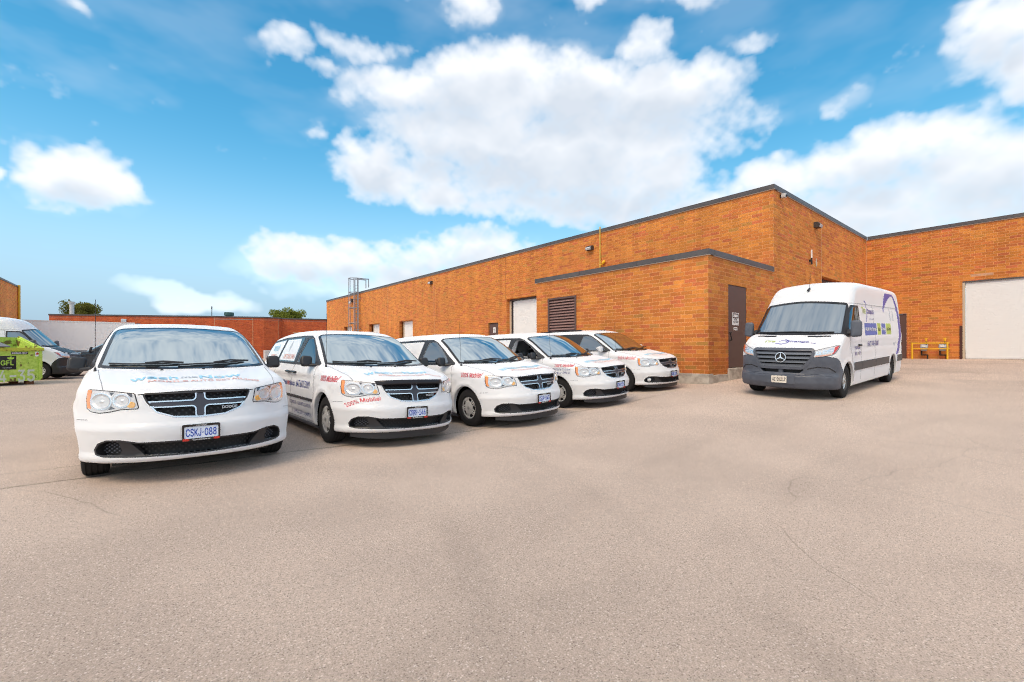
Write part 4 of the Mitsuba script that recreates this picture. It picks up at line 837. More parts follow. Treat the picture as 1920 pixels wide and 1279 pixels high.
# ------------------------------------------------------------------ far buildings
rb = thing('red_brick_building', 'low red brick building with grey roof edge across the far end of the lot', 'building')
P = np.array([(-74.02,-25.59),(-65.91,-9.3),(-64.2,-5.0),(-63.76,-3.66),(-63.75,-1.9),(-64.72,-1.28),(-62.3,9.0)])
for i in range(len(P)-1):
    a, b = P[i], P[i+1]; L = np.linalg.norm(b-a); t = (b-a)/L; nn = np.array([t[1], -t[0]]); W = M4([t[0],t[1],0],[-nn[0],-nn[1],0],[0,0,1],[a[0],a[1],0])
    ops = [(L*.2, L*.55, -.4, 3.0)] if i == 1 else []
    e = extr(openings_poly(0, L, -.4, 6.0, ops), .3); v = np.array(e.vertices); e.vertices = np.c_[v[:,0], v[:,2], v[:,1]]; e.fix_normals()
    put(rb, 'wall', mikit.ply(e, 'mat_brick_red'), tw=T(W))
    put(rb, 'coping', mikit.ply(box((-.05,-.08,5.98),(L+.05,.3,6.16)), 'mat_coping'), tw=T(W))
    if i == 1:
        put(rb, 'door', mikit.ply(box((L*.2,.2,-.2),(L*.55,.25,3.0)), 'mat_dark'), 'dark doorway of the red brick building', tw=T(W))
    if i in (1, 2, 4): put(rb, 'control_joint', mikit.ply(box((L*.02,-.02,2),(L*.02+.05,.01,5.95)), 'mat_joint'), tw=T(W))
    if i == 5:
        put(rb, 'overhead_door', mikit.ply(box((-.3+.35,-.02,-.2),(2.4,.0,3.1)), {'type':'diffuse','reflectance':{'type':'rgb','value':[.62,.52,.40]}}), 'beige overhead door of the red brick building', tw=T(W))
        put(rb, 'wall_pipe', mikit.ply(tube((1.5,-.06,4.1),(7,-.06,4.15),.05,6), 'mat_joint'), tw=T(W))
put(rb, 'roof', mikit.ply(extr(sg.Polygon([*P.tolist(), (-90,9), (-95,-22)]), .1).apply_translation([0,0,5.7]), 'mat_roof'))
wl = thing('wall_light', 'small pale light under the coping of the red brick building', 'light'); put(wl, 'housing', mikit.ply(chip((-70.42,-18.75,5.2),(-70.0,-18.2,5.6),.05), 'mat_lamp_lens'))
k = thing('vent_pipe', 'pale metal vent pipe on the red building roof in front of a tree', 'pipe'); put(k, 'stack', mikit.ply(tube((-78.5,-23.85,5.7),(-78.5,-23.85,8.0),.24,14), 'mat_grey_box')); put(k, 'cap', mikit.ply(tube((-78.5,-23.85,8.0),(-78.5,-23.85,8.15),.36,14), 'mat_grey_box'))
k = thing('roof_fan', 'dark green mushroom roof fan on the red brick building', 'fan'); put(k, 'hood', mikit.ply(lathe([(0,.9),(.55,.88),(.62,.80),(.62,.40),(.42,.34),(.42,0)], 20).apply_transform(trimesh.transformations.rotation_matrix(math.pi/2,[1,0,0])).apply_translation([-70.1,-6.9,6.15]), {'type':'twosided','b':pr((.03,.09,.09),.5)})); put(k, 'curb', mikit.ply(box((-70.6,-7.4,5.8),(-69.6,-6.4,6.2)), 'mat_vent_green'))
k = thing('roof_mast', 'thin dark mast standing on the red building roof', 'mast'); scene[k] = mikit.ply(cat(tube((-71.7,-8.8,5.8),(-71.7,-8.8,7.9),.045,8), tube((-71.7,-8.8,7.5),(-71.7,-8.8,7.9),.07,8)), 'mat_dark')
lb = thing('corner_building', 'tall orange brick building end with a yellow pipe, beyond the dumpster', 'building')
u = np.array([(-50.38+57.03), (-26.24+26.02)]); u /= np.linalg.norm(u); W = M4([u[0],u[1],0],[u[1]*-1*-1,-u[0],0],[0,0,-1],[-57.03,-26.02,7.45])
e = box((0,0,0),(22,18,7.9)); e2 = np.eye(4); e2[:3,0] = (u[0],u[1],0); e2[:3,1] = (u[1],-u[0],0); e2[:3,2] = (0,0,1); e2[:3,3] = (-57.03,-26.02,-.35)
E2 = e2.copy(); e.apply_transform(E2); e.fix_normals(); put(lb, 'wall', mikit.ply(e, 'mat_brick'))
e = box((-.06,-.06,7.9),(22,18,8.05)); e.apply_transform(E2); e.fix_normals(); put(lb, 'coping', mikit.ply(e, 'mat_coping'))
e = tube((.55,-.12,.3),(.55,-.12,8.1),.10,10); e.apply_transform(E2); e.fix_normals(); put(lb, 'downpipe', mikit.ply(e, {'type':'twosided','b':pr((.68,.40,.03),.5)}))
# trees beyond the red building
def tree(name, label, x, y, z0, zc, r, h, leafm, n, seed):
    k = thing(name, label, 'tree', 'trees beyond the red building'); rg = np.random.default_rng(seed)
    br = [tube((x,y,z0),(x,y,zc-h*.3),.22,8)]; C = []
    for i in range(26):
        a = rg.random()*6.28; q = np.array([x+math.cos(a)*r*.78*math.sqrt(rg.random()), y+math.sin(a)*r*.78*math.sqrt(rg.random()), zc+(rg.random()-.45)*h*1.25]); C.append((q, r*(.18+.16*rg.random())))
        br.append(tube((x,y,zc-h*.5),q,.05,5))
    put(k, 'trunk', mikit.ply(cat(*br), 'mat_bark'))
    per = n//len(C); V = []
    for q, rr in C:
        d = rg.normal(size=(per,3)); d /= np.linalg.norm(d,axis=1,keepdims=True); p = q+d*(rr*(.35+.75*rg.random(per)**.6))[:,None]*np.array([1.1,1.1,.85]); a, b = rg.normal(size=(per,3)), rg.normal(size=(per,3)); s = .16*(.6+.8*rg.random(per))[:,None]
        a *= s/np.linalg.norm(a,axis=1,keepdims=True); b *= s/np.linalg.norm(b,axis=1,keepdims=True); V.append(np.stack([p-a,p-b*.6,p+a,p+b*.6],1))
    V = np.concatenate(V).reshape(-1,3); put(k, 'crown', mikit.ply((V, np.arange(len(V)).reshape(-1,4)), leafm))
tree('tree', 'dark olive tree rising behind the red roof beside the vent pipe', -103.08,-24.53, .5, 8.2, 2.9, 2.0, 'mat_leaf_olive', 6500, 1)
tree('tree', 'yellow green tree top showing behind the red roof near the orange building', -85.2,4.68, .5, 7.6, 3.2, 1.6, 'mat_leaf_yellow', 8000, 2)

# ------------------------------------------------------------------ the tall delivery van
sF0 = tab([(.10,.90),(.20,.975),(.28,1.015),(.36,1.045),(.49,1.042),(.515,1.03),(.535,.992),(.60,.982),(.80,.99),(.95,.975),(1.06,.945),(1.12,.90),(1.2,.80),(1.5,.4)])
sH = tab([(1.1,1.03),(.95,1.08),(.86,1.115),(.7,1.19),(.5,1.275),(.3,1.355),(.0,1.42),(-.4,1.42),(-6,1.42)])
sWl = tab([(.1,.94),(.3,.975),(.5,.99),(.9,.992),(1.2,.985),(1.42,.975),(1.6,.955),(2.0,.913),(2.3,.875),(2.5,.84),(2.7,.80),(3.0,.70)])
sRoof = tab([(.6,1.6),(.2,1.95),(-.2,2.22),(-.6,2.43),(-1.0,2.575),(-1.4,2.645),(-1.9,2.672),(-3.5,2.672),(-5.2,2.65),(-6,2.60)])
def spr_f(x, y, z):
    ay = np.sqrt(y*y+1e-4); nose = .42*ay**2.6
    r = np.hypot(x, z-.36); rr = np.hypot(x+4.325, z-.36)
    W = sWl(z)-.05*np.clip((x-.10)/.9,0,1)**2+.016*np.exp(-((r-.46)/.05)**2)+.014*np.exp(-((rr-.46)/.05)**2)
    W = W-.010*np.exp(-((z-1.05)/.05)**2)*(x < -.2)-.012*np.exp(-((z-2.02)/.03)**2)*np.clip((-.9-x)/.2,0,1)*np.clip((x+5.3)/.2,0,1)
    W = W+.012*((z > .56)&(z < .76))*np.clip((-.45-x)/.05,0,1)*(np.abs(x+4.325) > .50)
    fs = ay-W
    ff = (x-sF0(z)+nose)/np.sqrt(1+(1.09*ay**1.6)**2)
    H = sH(x)-.05*ay*ay-.02*np.exp(-((ay-.52)/.05)**2)*np.clip((x-.25)/.2,0,1)
    fh = (z-H)/1.05
    low = smax(smax(fs, fh, .10), ff, .06)
    rear = (-5.55+.035*np.clip(z-1.2,0,2)+.05*ay**3)-x
    low = smax(smax(low, .22-z, .05), rear, .08)
    G = 1.375+1.10*(.275-x)-.36*ay*ay
    fg = (z-G)/1.49
    frf = (z-sRoof(x)+.11*ay*ay)/1.1
    upp = smax(smax(smax(fg, frf, .10), fs, .15), rear, .10)
    upp = smax(upp, 1.22-z, .02)
    return smin(low, upp, .03)
SPR = Body(spr_f, (-5.8,-1.2,.1), (1.3,1.2,2.85))
def build_spr(old=False):
    K = Kit(); B = SPR
    shell = mf(nets(spr_f, (-5.75,-1.15,.12), (1.2,1.15,2.80), .033)).simplify(.0008)
    grille = rp([(-.565,1.045),(.565,1.045),(.575,1.0),(.53,.86),(.45,.74),(.38,.685),(-.38,.685),(-.45,.74),(-.53,.86),(-.575,1.0)], .03)
    intake = rp([(-.46,.655),(.46,.655),(.36,.565),(-.36,.565)], .02)
    ws = sg.Polygon([(y, .275-.265*abs(y/.90)**2.2) for y in np.linspace(-.885,.885,23)]+[(y, -.42-.16*abs(y/.83)**2.2) for y in np.linspace(.83,-.83,21)]).buffer(-.03).buffer(.03)
    fwin = rp([(-.13,1.36),(-.98,1.38),(-.98,2.0),(-.62,2.0),(-.45,1.86),(-.22,1.56)], .03)
    cav = m3.Manifold.batch_hull([m3.Manifold.sphere(.05,12).translate(p) for p in [(x,s*w,z) for s in (-1,1) for x,w,z in ((-.02,.82,1.28),(-.66,.76,2.02),(-1.5,.76,2.25),(-1.5,.84,.75),(-.35,.84,.75))]])
    body = shell-cav-prism(ws.buffer(-.025), 'top', 1.25, 3.0)
    for a, b in ((-1.2,-.6),(.6,1.2)): body = body-prism(fwin.buffer(-.015), 'side', a, b)
    for x in (0,-4.325):
        for s in (-1,1): body = body-m3.Manifold.cylinder(.6,.425,.425,56).rotate([-90,0,0]).translate([x, .56 if s > 0 else -1.16, .37])
    body = body-prism(grille,'front',.78,1.3)-prism(intake,'front',.70,1.3)
    region = prism(sg.Polygon([(.30,.0),(1.5,.0),(1.5,.97),(.95,.955),(.74,.925),(.62,.895),(.50,.80),(.40,.66)]), 'side', -2, 2)
    K.add('body', body-region, 'mat_white_paint', 28); K.add('bumper', body^region, 'mat_grey_plastic', 28)
    for x in (0,-4.325):
        for s in (-1,1):
            l = arch_liner(x,.37,.424,.56,.95,.22)
            if s < 0: l.apply_transform(np.diag([1,-1,1,1])); l.invert()
            K.add('wheel_arch_liner', l, 'mat_dark', False)
    K.add('underbody', box((-5.4,-.68,.20),(.6,.68,.34)), 'mat_dark', False)
    K.add('grille_backing', B.slab(grille.buffer(.004),'front',-.10,-.09,.12), 'mat_dark')
    K.add('grille_surround', B.slab(grille.buffer(.045).difference(grille.buffer(-.010)),'front',-.10,.013,.05), 'mat_grey_plastic')
    for z in (.985,.895,.805,.72):
        bar = sg.box(-.7,z-.026,.7,z+.026).intersection(grille.buffer(-.005)); K.add('grille_slat', B.slab(bar,'front',-.06,-.018+.0*z,.12), {'type':'ref','id':'mat_slat'}, 30)
        K.add('grille_slat_edge', B.slab(sg.box(-.7,z+.018,.7,z+.026).intersection(grille.buffer(-.008)),'front',-.03,-.010,.12), 'mat_grey_plastic', 30)
    ring = sg.Point(0,.892).buffer(.108,32); star = unary_union([sa.rotate(sg.Polygon([(-.016,.892),(.016,.892),(.004,.992),(-.004,.992)]), k*120, origin=(0,.892)) for k in range(3)])
    e1 = K.add('emblem_disc', B.slab(ring,'front',-.03,.004,.05), 'mat_dark', 30)
    K.add('emblem', B.slab(ring.difference(ring.buffer(-.014)).union(star),'front',.0,.016,.05), 'mat_chrome', 30)
    K.add('intake_backing', B.slab(intake.buffer(.004),'front',-.12,-.11,.12), 'mat_dark')
    K.add('intake_bracket', B.slab(sg.box(-.04,.555,.04,.66),'front',-.12,-.01,.12), 'mat_grey_plastic')
    for s in (-1,1):
        hl = rp([(s*.590,1.035),(s*.75,1.085),(s*.90,1.135),(s*.955,1.150),(s*.945,1.08),(s*.915,1.0),(s*.86,.955),(s*.74,.925),(s*.60,.905)], .010)
        K.add('headlight_gasket', B.slab(hl.buffer(.010),'front',-.01,.006), 'mat_black_plastic')
        h = K.add('headlight', B.slab(hl,'front',-.01,.008,.03), 'mat_lamp_base')
        K.add('side_marker', B.slab(rp([(s*.90,1.12),(s*.950,1.145),(s*.940,1.08),(s*.905,.995),(s*.86,.962),(s*.89,1.02)], .006),'front',.003,.011,.03), 'mat_red', parent=h)
        K.add('turn_signal', B.slab(rp([(s*.62,.912),(s*.80,.940),(s*.86,.965),(s*.86,.985),(s*.78,.962),(s*.62,.935)], .004),'front',.003,.011,.03), {'type':'twosided','b':pr((.72,.38,.26),.25)}, parent=h)
        for cy, cz in ((.665,.99),(.77,1.02),(.85,1.055)): K.add('reflector', B.slab(rp([(s*(cy-.042),cz-.038),(s*(cy+.042),cz-.026),(s*(cy+.038),cz+.040),(s*(cy-.042),cz+.028)], .012).buffer(0).difference(sg.Point(s*cy,cz).buffer(.016)),'front',.003,.013,.02), 'mat_chrome', parent=h)
        K.add('headlight_lens', B.slab(hl.buffer(-.003),'front',.018,.0185,.03), 'mat_lens', True, parent=h)
        # bumper mouldings, hood vents
        arc = sg.LineString([(s*.50,.655),(s*.66,.70),(s*.84,.68),(s*.93,.60)]).buffer(.010); K.add('bumper_groove', B.slab(arc,'front',-.004,.004,.03), 'mat_black_plastic')
        K.add('fog_panel', B.slab(rp([(s*.43,.545),(s*.47,.60),(s*.56,.645),(s*.66,.60),(s*.70,.545)], .015),'front',-.004,.010,.05), 'mat_grey_plastic', 40)
        K.add('hood_vent', B.slab(rp([(s*.30,.315),(s*.74,.235),(s*.74,.295),(s*.34,.375)], .02),'top',-.01,.009,.04), 'mat_black_plastic')
    K.add('bumper_ledge', B.slab(sg.box(-.9,.515,.9,.527),'front',-.004,.004,.08), 'mat_grey_plastic', 30)
    K.add('plate_bracket', B.slab(rp([(-.30,.335),(.30,.335),(.29,.51),(-.29,.51)], .008),'front',-.01,.014,.1), 'mat_grey_plastic', 30)
    K.add('windshield_seal', B.slab(ws.buffer(.012).difference(ws.buffer(-.03)),'top',-.02,.008,.04), 'mat_gloss_black')
    K.add('sensor_panel', B.slab(rp([(-.16,-.38),(.20,-.38),(.14,-.30),(-.10,-.30)], .02),'top',-.012,-.006,.05), 'mat_black_plastic')
    V, F = tess(ws.buffer(-.004),.05); P, Nn = B.drape(V,'top'); K.add('windshield', trimesh.Trimesh(P+Nn*.005,F,process=False), 'mat_windshield_dark', True)
    for ax, s in (('right',-1),('left',1)):
        dlo = rp([(.06,1.335),(-.02,1.325),(-1.0,1.345),(-1.02,2.03),(-.60,2.03),(-.42,1.88),(-.16,1.56)], .02)
        K.add('window_trim', B.slab(dlo.difference(fwin.buffer(-.012)),ax,-.02,.010,.04), 'mat_black_plastic')
        V, F = tess(fwin,.06); P, Nn = B.drape(V,ax); K.add('front_side_window', trimesh.Trimesh(P-Nn*.004,F,process=False), 'mat_side_glass', True)
        gap = unary_union([sg.LineString(c).buffer(.005,cap_style=2) for c in ([(-1.06,.32),(-1.06,2.08),(-.55,2.08)],[(-.44,.34),(-.40,.7),(-.12,1.33)],[(-2.35,.32),(-2.35,2.08)],[(-1.06,2.08),(-5.3,2.06)])])
        K.add('door_gap', B.slab(gap,ax,-.004,.003,.06), {'type':'ref','id':'mat_gap_grey'})
        mo = unary_union([sg.box(-3.80,.565,-.47,.755), sg.box(-5.45,.565,-4.84,.755)]); 
        for a, b in ((-1.05,-.47),(-2.34,-1.07),(-3.80,-2.36),(-5.45,-4.84)): K.add('side_moulding', B.slab(rp([(a,.568),(b,.568),(b,.752),(a,.752)], .006),ax,-.01,.012,.12), {'type':'ref','id':'mat_moulding'}, 30)
        P, _ = B.drape(np.array([(-.90,1.12)]),ax); p = P[0]; K.add('door_handle', hull_pts([(p[0]-.09,p[1]+s*.02,1.12),(p[0]+.09,p[1]+s*.02,1.13)], .022), 'mat_black_plastic')
        mk = K.add('mirror', hull_pts([(-.08,s*1.06,1.37,.05),(-.08,s*1.16,1.38,.05),(-.10,s*1.05,1.63,.05),(-.10,s*1.15,1.63,.05),(-.18,s*1.06,1.39,.04),(-.18,s*1.15,1.62,.04)], .05, 16), 'mat_grey_plastic')
        K.add('mirror_arm', hull_pts([(-.10,s*.95,1.40),(-.12,s*1.08,1.42),(-.16,s*.95,1.46)], .035), 'mat_black_plastic', parent=mk)
        K.add('mirror_glass', box((-.226,min(s*1.04,s*1.17),1.39),(-.221,max(s*1.04,s*1.17),1.62)), 'mat_chrome', False, parent=mk)
    for y0, y1 in ((-.80,-.02),(-.02,.74)):
        ys = np.linspace(y0,y1,9); P, Nn = B.drape(np.c_[ys,.225-.265*np.abs(ys/.9)**2.2],'top'); K.add('wiper', polytube(P+Nn*.02,.012,6), 'mat_black_plastic')
    P, _ = B.drape(np.array([(.02,-.70)]),'top'); p = P[0]
    a = K.add('antenna', tube(p+[0,0,.03],p+[-.10,0,.42],.004,8), 'mat_dark'); K.add('antenna_base', hull_pts([(p[0]+.06,p[1],p[2]+.0,.028),(p[0]-.03,p[1],p[2]+.05,.022)], .02), 'mat_black_plastic', parent=a)
    K.add('dashboard', hull_pts([(.10,-.78,1.22),(.10,.78,1.22),(-.35,-.80,1.24),(-.35,.80,1.24),(-.45,-.8,.8),(-.45,.8,.8)], .05), 'mat_interior')
    for s in (-1,1):
        st = K.add('seat', hull_pts([(-.95,s*.60,1.0),(-.95,s*.25,1.0),(-1.35,s*.6,1.0),(-1.35,s*.25,1.0)],.09)+hull_pts([(-1.42,s*.58,1.0),(-1.42,s*.27,1.0),(-1.52,s*.54,1.55),(-1.52,s*.31,1.55)],.07), 'mat_seat'); K.add('headrest', hull_pts([(-1.52,s*.48,1.72),(-1.52,s*.37,1.82)],.07), 'mat_seat', parent=st)
    if not old:
        K.add('dash_sheet', box((-.12,-.02,1.30),(.06,.30,1.33)), 'mat_teal', False); K.add('dash_phone', box((.0,.55,1.30),(.08,.70,1.32)), 'mat_white_ink', False)
    wp = wheel_parts(.365,.205,.235,'steel')
    for x in (0,-4.325):
        for s in (-1,1):
            m = wheel_at(x, s*.835, .365, 0, R_.random()*6); first = None
            for nm, sh in wp:
                if first is None: first = K.add('wheel', sh, None, m=m)
                else: K.add(nm, sh, None, m=m, parent=first)
    return K
mat('mat_slat', pr((.17,.185,.215), .35, metallic=.3)); mat('mat_moulding', pr((.060,.058,.062), .5))
mat('mat_windshield_dark', glass((.43,.465,.48)), True)
SK = build_spr()
def st(t, ax, cx, cz, h, w, ink, **k): return ('lettering', mikit.ply(SPR.text(t,ax,cx,cz,h,w,**k), {'type':'ref','id':ink}, smooth=True), None, None)
def sq(name, poly, ax, ink, d=.004, label=None): return (name, mikit.ply(SPR.slab(poly,ax,-.002,d,.08), {'type':'ref','id':ink}, smooth=30), None, label)
ex = [st('Change', 'top', .20, .615, .075, .46, 'mat_purple_ink', bold=True), st('.ca', 'top', .50, .63, .05, .12, 'mat_purple_ink', bold=True), st('Tire', 'top', -.36, .60, .09, .24, 'mat_green_ink', bold=True)]
sw = unary_union([sg.LineString([(-.20,.70),(-.08,.74),(.02,.68),(.03,.58),(-.06,.52)]).buffer(.012), sg.LineString([(-.16,.60),(-.10,.56),(-.02,.54)]).buffer(.010)]); ex.append(sq('hood_swoosh', sw, 'top', 'mat_purple_ink', .003))
# side art: left side reads along -x
ex += [st('Tire','left',-1.50,1.93,.15,.30,'mat_green_ink',bold=True), st('Change.ca','left',-2.10,1.90,.115,.62,'mat_purple_ink',bold=True), st('MOBILE SERVICE','left',-2.17,1.73,.03,.45,'mat_purple_ink'),
  sq('logo_arc', unary_union([sg.LineString([(-1.62,2.16),(-1.72,2.12),(-1.78,2.02),(-1.77,1.88),(-1.72,1.76),(-1.64,1.68)]).buffer(.014)]), 'left', 'mat_purple_ink')]
for a, b, ink, t, w in ((-1.42,-2.54,'mat_navy_ink','Mobile Tire Change',1.0),(-2.64,-2.98,'mat_green_ink','Sales',.24),(-3.08,-3.48,'mat_navy_ink','Storage',.32),(-3.58,-4.12,'mat_green_ink','Auto Detail',.48)):
    ex.append(sq('banner', sg.Polygon([(a,1.34),(b,1.34),(b-.02,1.63),(a-.02,1.63)]), 'left', ink, .003)); ex.append(st(t,'left',(a+b)/2,1.48,.075,w,'mat_white_ink' if ink == 'mat_navy_ink' else 'mat_black_ink',bold=True,d=.005))
ex += [st('(647) 748-2000','left',-2.15,1.13,.115,1.05,'mat_purple_ink',bold=True), st('"YOUR CAR','left',-.74,1.07,.07,.45,'mat_purple_ink',bold=True), st('WILL','left',-.62,.94,.07,.20,'mat_purple_ink',bold=True), st('♥' if False else 'LOVE','left',-.75,.94,.05,.05,'mat_green_ink',bold=True), st('YOU"','left',-.90,.94,.07,.20,'mat_purple_ink',bold=True)]
def arc_band(cx, cz, rx, rz, a0, a1, w0, w1, n=40):
    t = np.radians(np.linspace(a0,a1,n)); w = w0+(w1-w0)*np.sin(np.linspace(0,np.pi,n))
    o = np.c_[cx+rx*np.cos(t), cz+rz*np.sin(t)]; i = np.c_[cx+(rx-w)*np.cos(t), cz+(rz-w)*np.sin(t)]; return sg.Polygon(np.vstack([o,i[::-1]])).buffer(0)
ex += [sq('side_emblem', arc_band(-4.35,1.55,1.02,.98,112,265,.05,.26).intersection(sg.box(-5.40,.77,-3.2,2.45)), 'left', 'mat_purple_ink'), sq('side_emblem', arc_band(-4.35,1.58,1.0,.95,22,118,.04,.22).intersection(sg.box(-5.38,.77,-3.2,2.45)), 'left', 'mat_purple_ink'),
  sq('eye_mark', unary_union([sg.LineString([(-4.18,1.72),(-4.17,2.0)]).buffer(.03), sg.LineString([(-4.52,1.72),(-4.50,1.96)]).buffer(.03)]), 'left', 'mat_grey_ink'), sq('smile_mark', sg.LineString([(-4.40,1.10),(-4.52,1.03),(-4.62,1.12)]).buffer(.022), 'left', 'mat_grey_ink')]
key = thing('delivery_van', 'tall white delivery van with grey bumper and blue side lettering beside the brick annex', 'van')
W = pose([2.7098,-5.99,.3885],[.00858,-.99948,-.03099],[.02659,-.03075,.99917])
SK.build(key, W, extra=ex+plate('AZ 20217', None, x=1.054, z=.421, ink='mat_black_ink', face='mat_plate_cream', frame=False))
key = thing('delivery_van', 'white delivery van with dark bumper parked behind the green dumpster', 'van')
a = math.radians(77); W = pose([-21.75,-20.62,.26],[math.cos(a),math.sin(a),0],[0,0,1])
SK.build(key, W, swap={'bumper':'mat_black_plastic','body':'mat_silver_paint'}, skip=('antenna','antenna_base','dash_sheet','dash_phone','emblem','emblem_disc'), extra=[('hood_cover', mikit.ply(SPR.slab(rp([(-.80,.30),(-.70,.84),(.70,.84),(.80,.30)],.05),'top',-.002,.006,.08),'mat_black_plastic',smooth=30), None, None)])

# ------------------------------------------------------------------ dark pickup behind the first minivan
def pu_f(x, y, z):
    ay = np.sqrt(y*y+1e-4)
    W = .97-.10*np.clip(z-1.05,0,1)**1.3-.35*np.clip(z-1.15,0,1)-.05*np.clip((x-.1)/.9,0,1)**2
    fs = ay-W; ff = x-(.96-.10*np.clip(z-.9,0,.4))+.30*ay**2.8
    H = np.interp(x,[-.5,.0,.5,.95],[1.19,1.16,1.11,1.03])-.05*ay*ay
    low = smax(smax(smax(fs,(z-H),.12),ff,.10),.35-z,.06)
    up = smax(smax(smax((z-1.19-.62*(-.42-x)+.1*ay*ay)/1.18, z-1.86+.06*ay*ay,.14), fs,.10), 1.05-z,.02); up = smax(up, x+.2, .05)
    rear = -5.0-x; bed = smax(z-1.2, fs, .06)
    up = smax(up, -2.8-x, .06)
    return smax(smin(smin(low, up, .04), smax(smax(bed,.35-z,.05),x+.3,.02),.02), rear,.06)
PU = Body(pu_f, (-5.2,-1.2,.2), (1.2,1.2,2.0))
def build_pickup():
    K = Kit(); sh = mf(nets(pu_f,(-5.15,-1.1,.25),(1.1,1.1,1.98),.04)).simplify(.001)
    for x in (0,-3.6):
        for s in (-1,1): sh = sh-m3.Manifold.cylinder(.5,.44,.44,40).rotate([-90,0,0]).translate([x,.62 if s > 0 else -1.12,.38])
    K.add('body', sh, 'mat_black_paint', 30)
    K.add('underbody', box((-4.9,-.7,.38),(.6,.7,.6)), 'mat_dark', False)
    ws = sg.Polygon([(y,-.45-.12*abs(y/.8)**2) for y in np.linspace(-.80,.80,15)]+[(y,-1.35-.1*abs(y/.7)**2) for y in np.linspace(.68,-.68,13)]); K.add('windshield', PU.slab(ws,'top',0,.004,.08), 'mat_privacy_glass', 30)
    for ax, s in (('right',-1),('left',1)):
        K.add('side_window', PU.slab(rp([(-.72,1.22),(-1.55,1.22),(-1.55,1.66),(-1.25,1.70)],.03),ax,0,.004,.08), 'mat_privacy_glass', 30); K.add('side_window', PU.slab(rp([(-1.65,1.22),(-2.6,1.22),(-2.5,1.62),(-1.65,1.68)],.03),ax,0,.004,.08), 'mat_privacy_glass', 30)
        K.add('mirror', hull_pts([(-.62,s*1.02,1.22),(-.62,s*1.20,1.22),(-.66,s*1.02,1.38),(-.66,s*1.20,1.38)],.05), 'mat_black_plastic')
        K.add('headlight', PU.slab(rp([(s*.62,.86),(s*.90,.88),(s*.92,1.0),(s*.62,.97)],.02),'front',0,.006,.05), 'mat_lamp_base')
        K.add('running_board', box((-3.0,min(s*.88,s*1.02),.36),(-.55,max(s*.88,s*1.02),.42)), 'mat_galv', False)
    K.add('grille', PU.slab(rp([(-.58,.70),(.58,.70),(.58,.98),(-.58,.98)],.03),'front',0,.008,.08), 'mat_chrome', 30)
    wp = wheel_parts(.38,.25,.24,'alloy')
    for x in (0,-3.6):
        for s in (-1,1):
            m = wheel_at(x,s*.84,.38,0,R_.random()*6); first = None
            for nm, q in wp:
                if first is None: first = K.add('wheel', q, None, m=m)
                else: K.add(nm, q, None, m=m, parent=first)
    return K
key = thing('pickup_truck', 'black pickup truck showing between the dumpster and the first minivan', 'truck')
PK = build_pickup(); PK.build(key, pose([-24.75,-20.05,.24],[.03,-1,0],[0,0,1]))

# ------------------------------------------------------------------ box trucks and trailer
def box_body(key, W, L, w, z0, z1, cab=None):
    b = put(key, 'cargo_box', mikit.ply(chip((0,-w/2,z0),(L,w/2,z1),.03), 'mat_truck_box', smooth=30), tw=T(W))
    for s in (-1,1):
        put(b, 'top_rail', mikit.ply(box((-.01,s*(w/2)-.02,z1-.12),(L+.01,s*(w/2)+.02,z1+.01)), {'type':'ref','id':'mat_white_ink'}), tw=T(W))
        put(b, 'bottom_rail', mikit.ply(box((-.01,s*(w/2)-.02,z0),(L+.01,s*(w/2)+.02,z0+.14)), 'mat_galv'), tw=T(W))
        for i in range(1, int(L/1.22)): put(b, 'panel_joint', mikit.ply(box((i*1.22-.012,s*(w/2)-.004,z0+.15),(i*1.22+.012,s*(w/2)+.006,z1-.13)), 'mat_truck_box'), tw=T(W))
    put(key, 'chassis', mikit.ply(box((.3,-.45,z0-.28),(L+ (1.9 if cab else 0),.45,z0-.002)), 'mat_dark'), tw=T(W))
    wp = wheel_parts(.48,.28,.28,'steel')
    for x in ((L*.22, L+.9) if cab else (L*.14, L*.14+1.25)):
        for s in (-1,1):
            m = wheel_at(x,s*(w/2-.16),.48); wk = put(key, 'wheel', wp[0][1], tw=T(W@m))
            for nm, q in wp[1:]: put(wk, nm, q, tw=T(W@m))
key = thing('box_trailer', 'long white box trailer parked across the lot behind the dumpster', 'trailer')
W = M4([0,1,0],[-1,0,0],[0,0,1],[-53.4,-26.0,.30]); box_body(key, W, 8.5, 2.5, 1.15, 3.98)
put(key, 'landing_leg', mikit.ply(cat(*[box((6.6,s*.8-.06,0),(6.72,s*.8+.06,1.0)) for s in (-1,)]), 'mat_dark'), tw=T(W)); put(key, 'landing_leg', mikit.ply(box((6.6,.74,0),(6.72,.86,1.0)), 'mat_dark'), tw=T(W))
put(key, 'refrigeration_unit', mikit.ply(chip((8.55,-1.0,2.4),(8.95,1.0,3.95),.05), 'mat_lid'), tw=T(W))
key = thing('box_truck', 'white box truck with beige roof edge seen over the second minivan', 'truck')
W = M4([1,0,0],[0,1,0],[0,0,1],[-36.0,-2.6,.5]); box_body(key, W, 4.6, 2.3, .9, 2.55, True)
cabm = tm(hull_pts([(4.75,-.95,.6),(4.75,.95,.6),(6.6,-.95,.6),(6.6,.95,.6),(6.55,-.95,1.25),(6.55,.95,1.25),(5.9,-.85,2.1),(5.9,.85,2.1),(4.75,-.9,2.15),(4.75,.9,2.15)], .08)); put(key, 'cab', mikit.ply(cabm, 'mat_white_paint', smooth=30), tw=T(W))
put(key, 'windshield', mikit.ply((np.array([(6.52,-.85,1.40),(6.52,.85,1.40),(6.06,.78,2.06),(6.06,-.78,2.06)]), np.array([[0,1,2,3]])), 'mat_privacy_glass'), tw=T(W))
# ------------------------------------------------------------------ green dumpster
key = thing('dumpster', 'dented lime green dumpster with rust patches and a black logo panel', 'dumpster')
dz = gz(-18.3,-20.6)
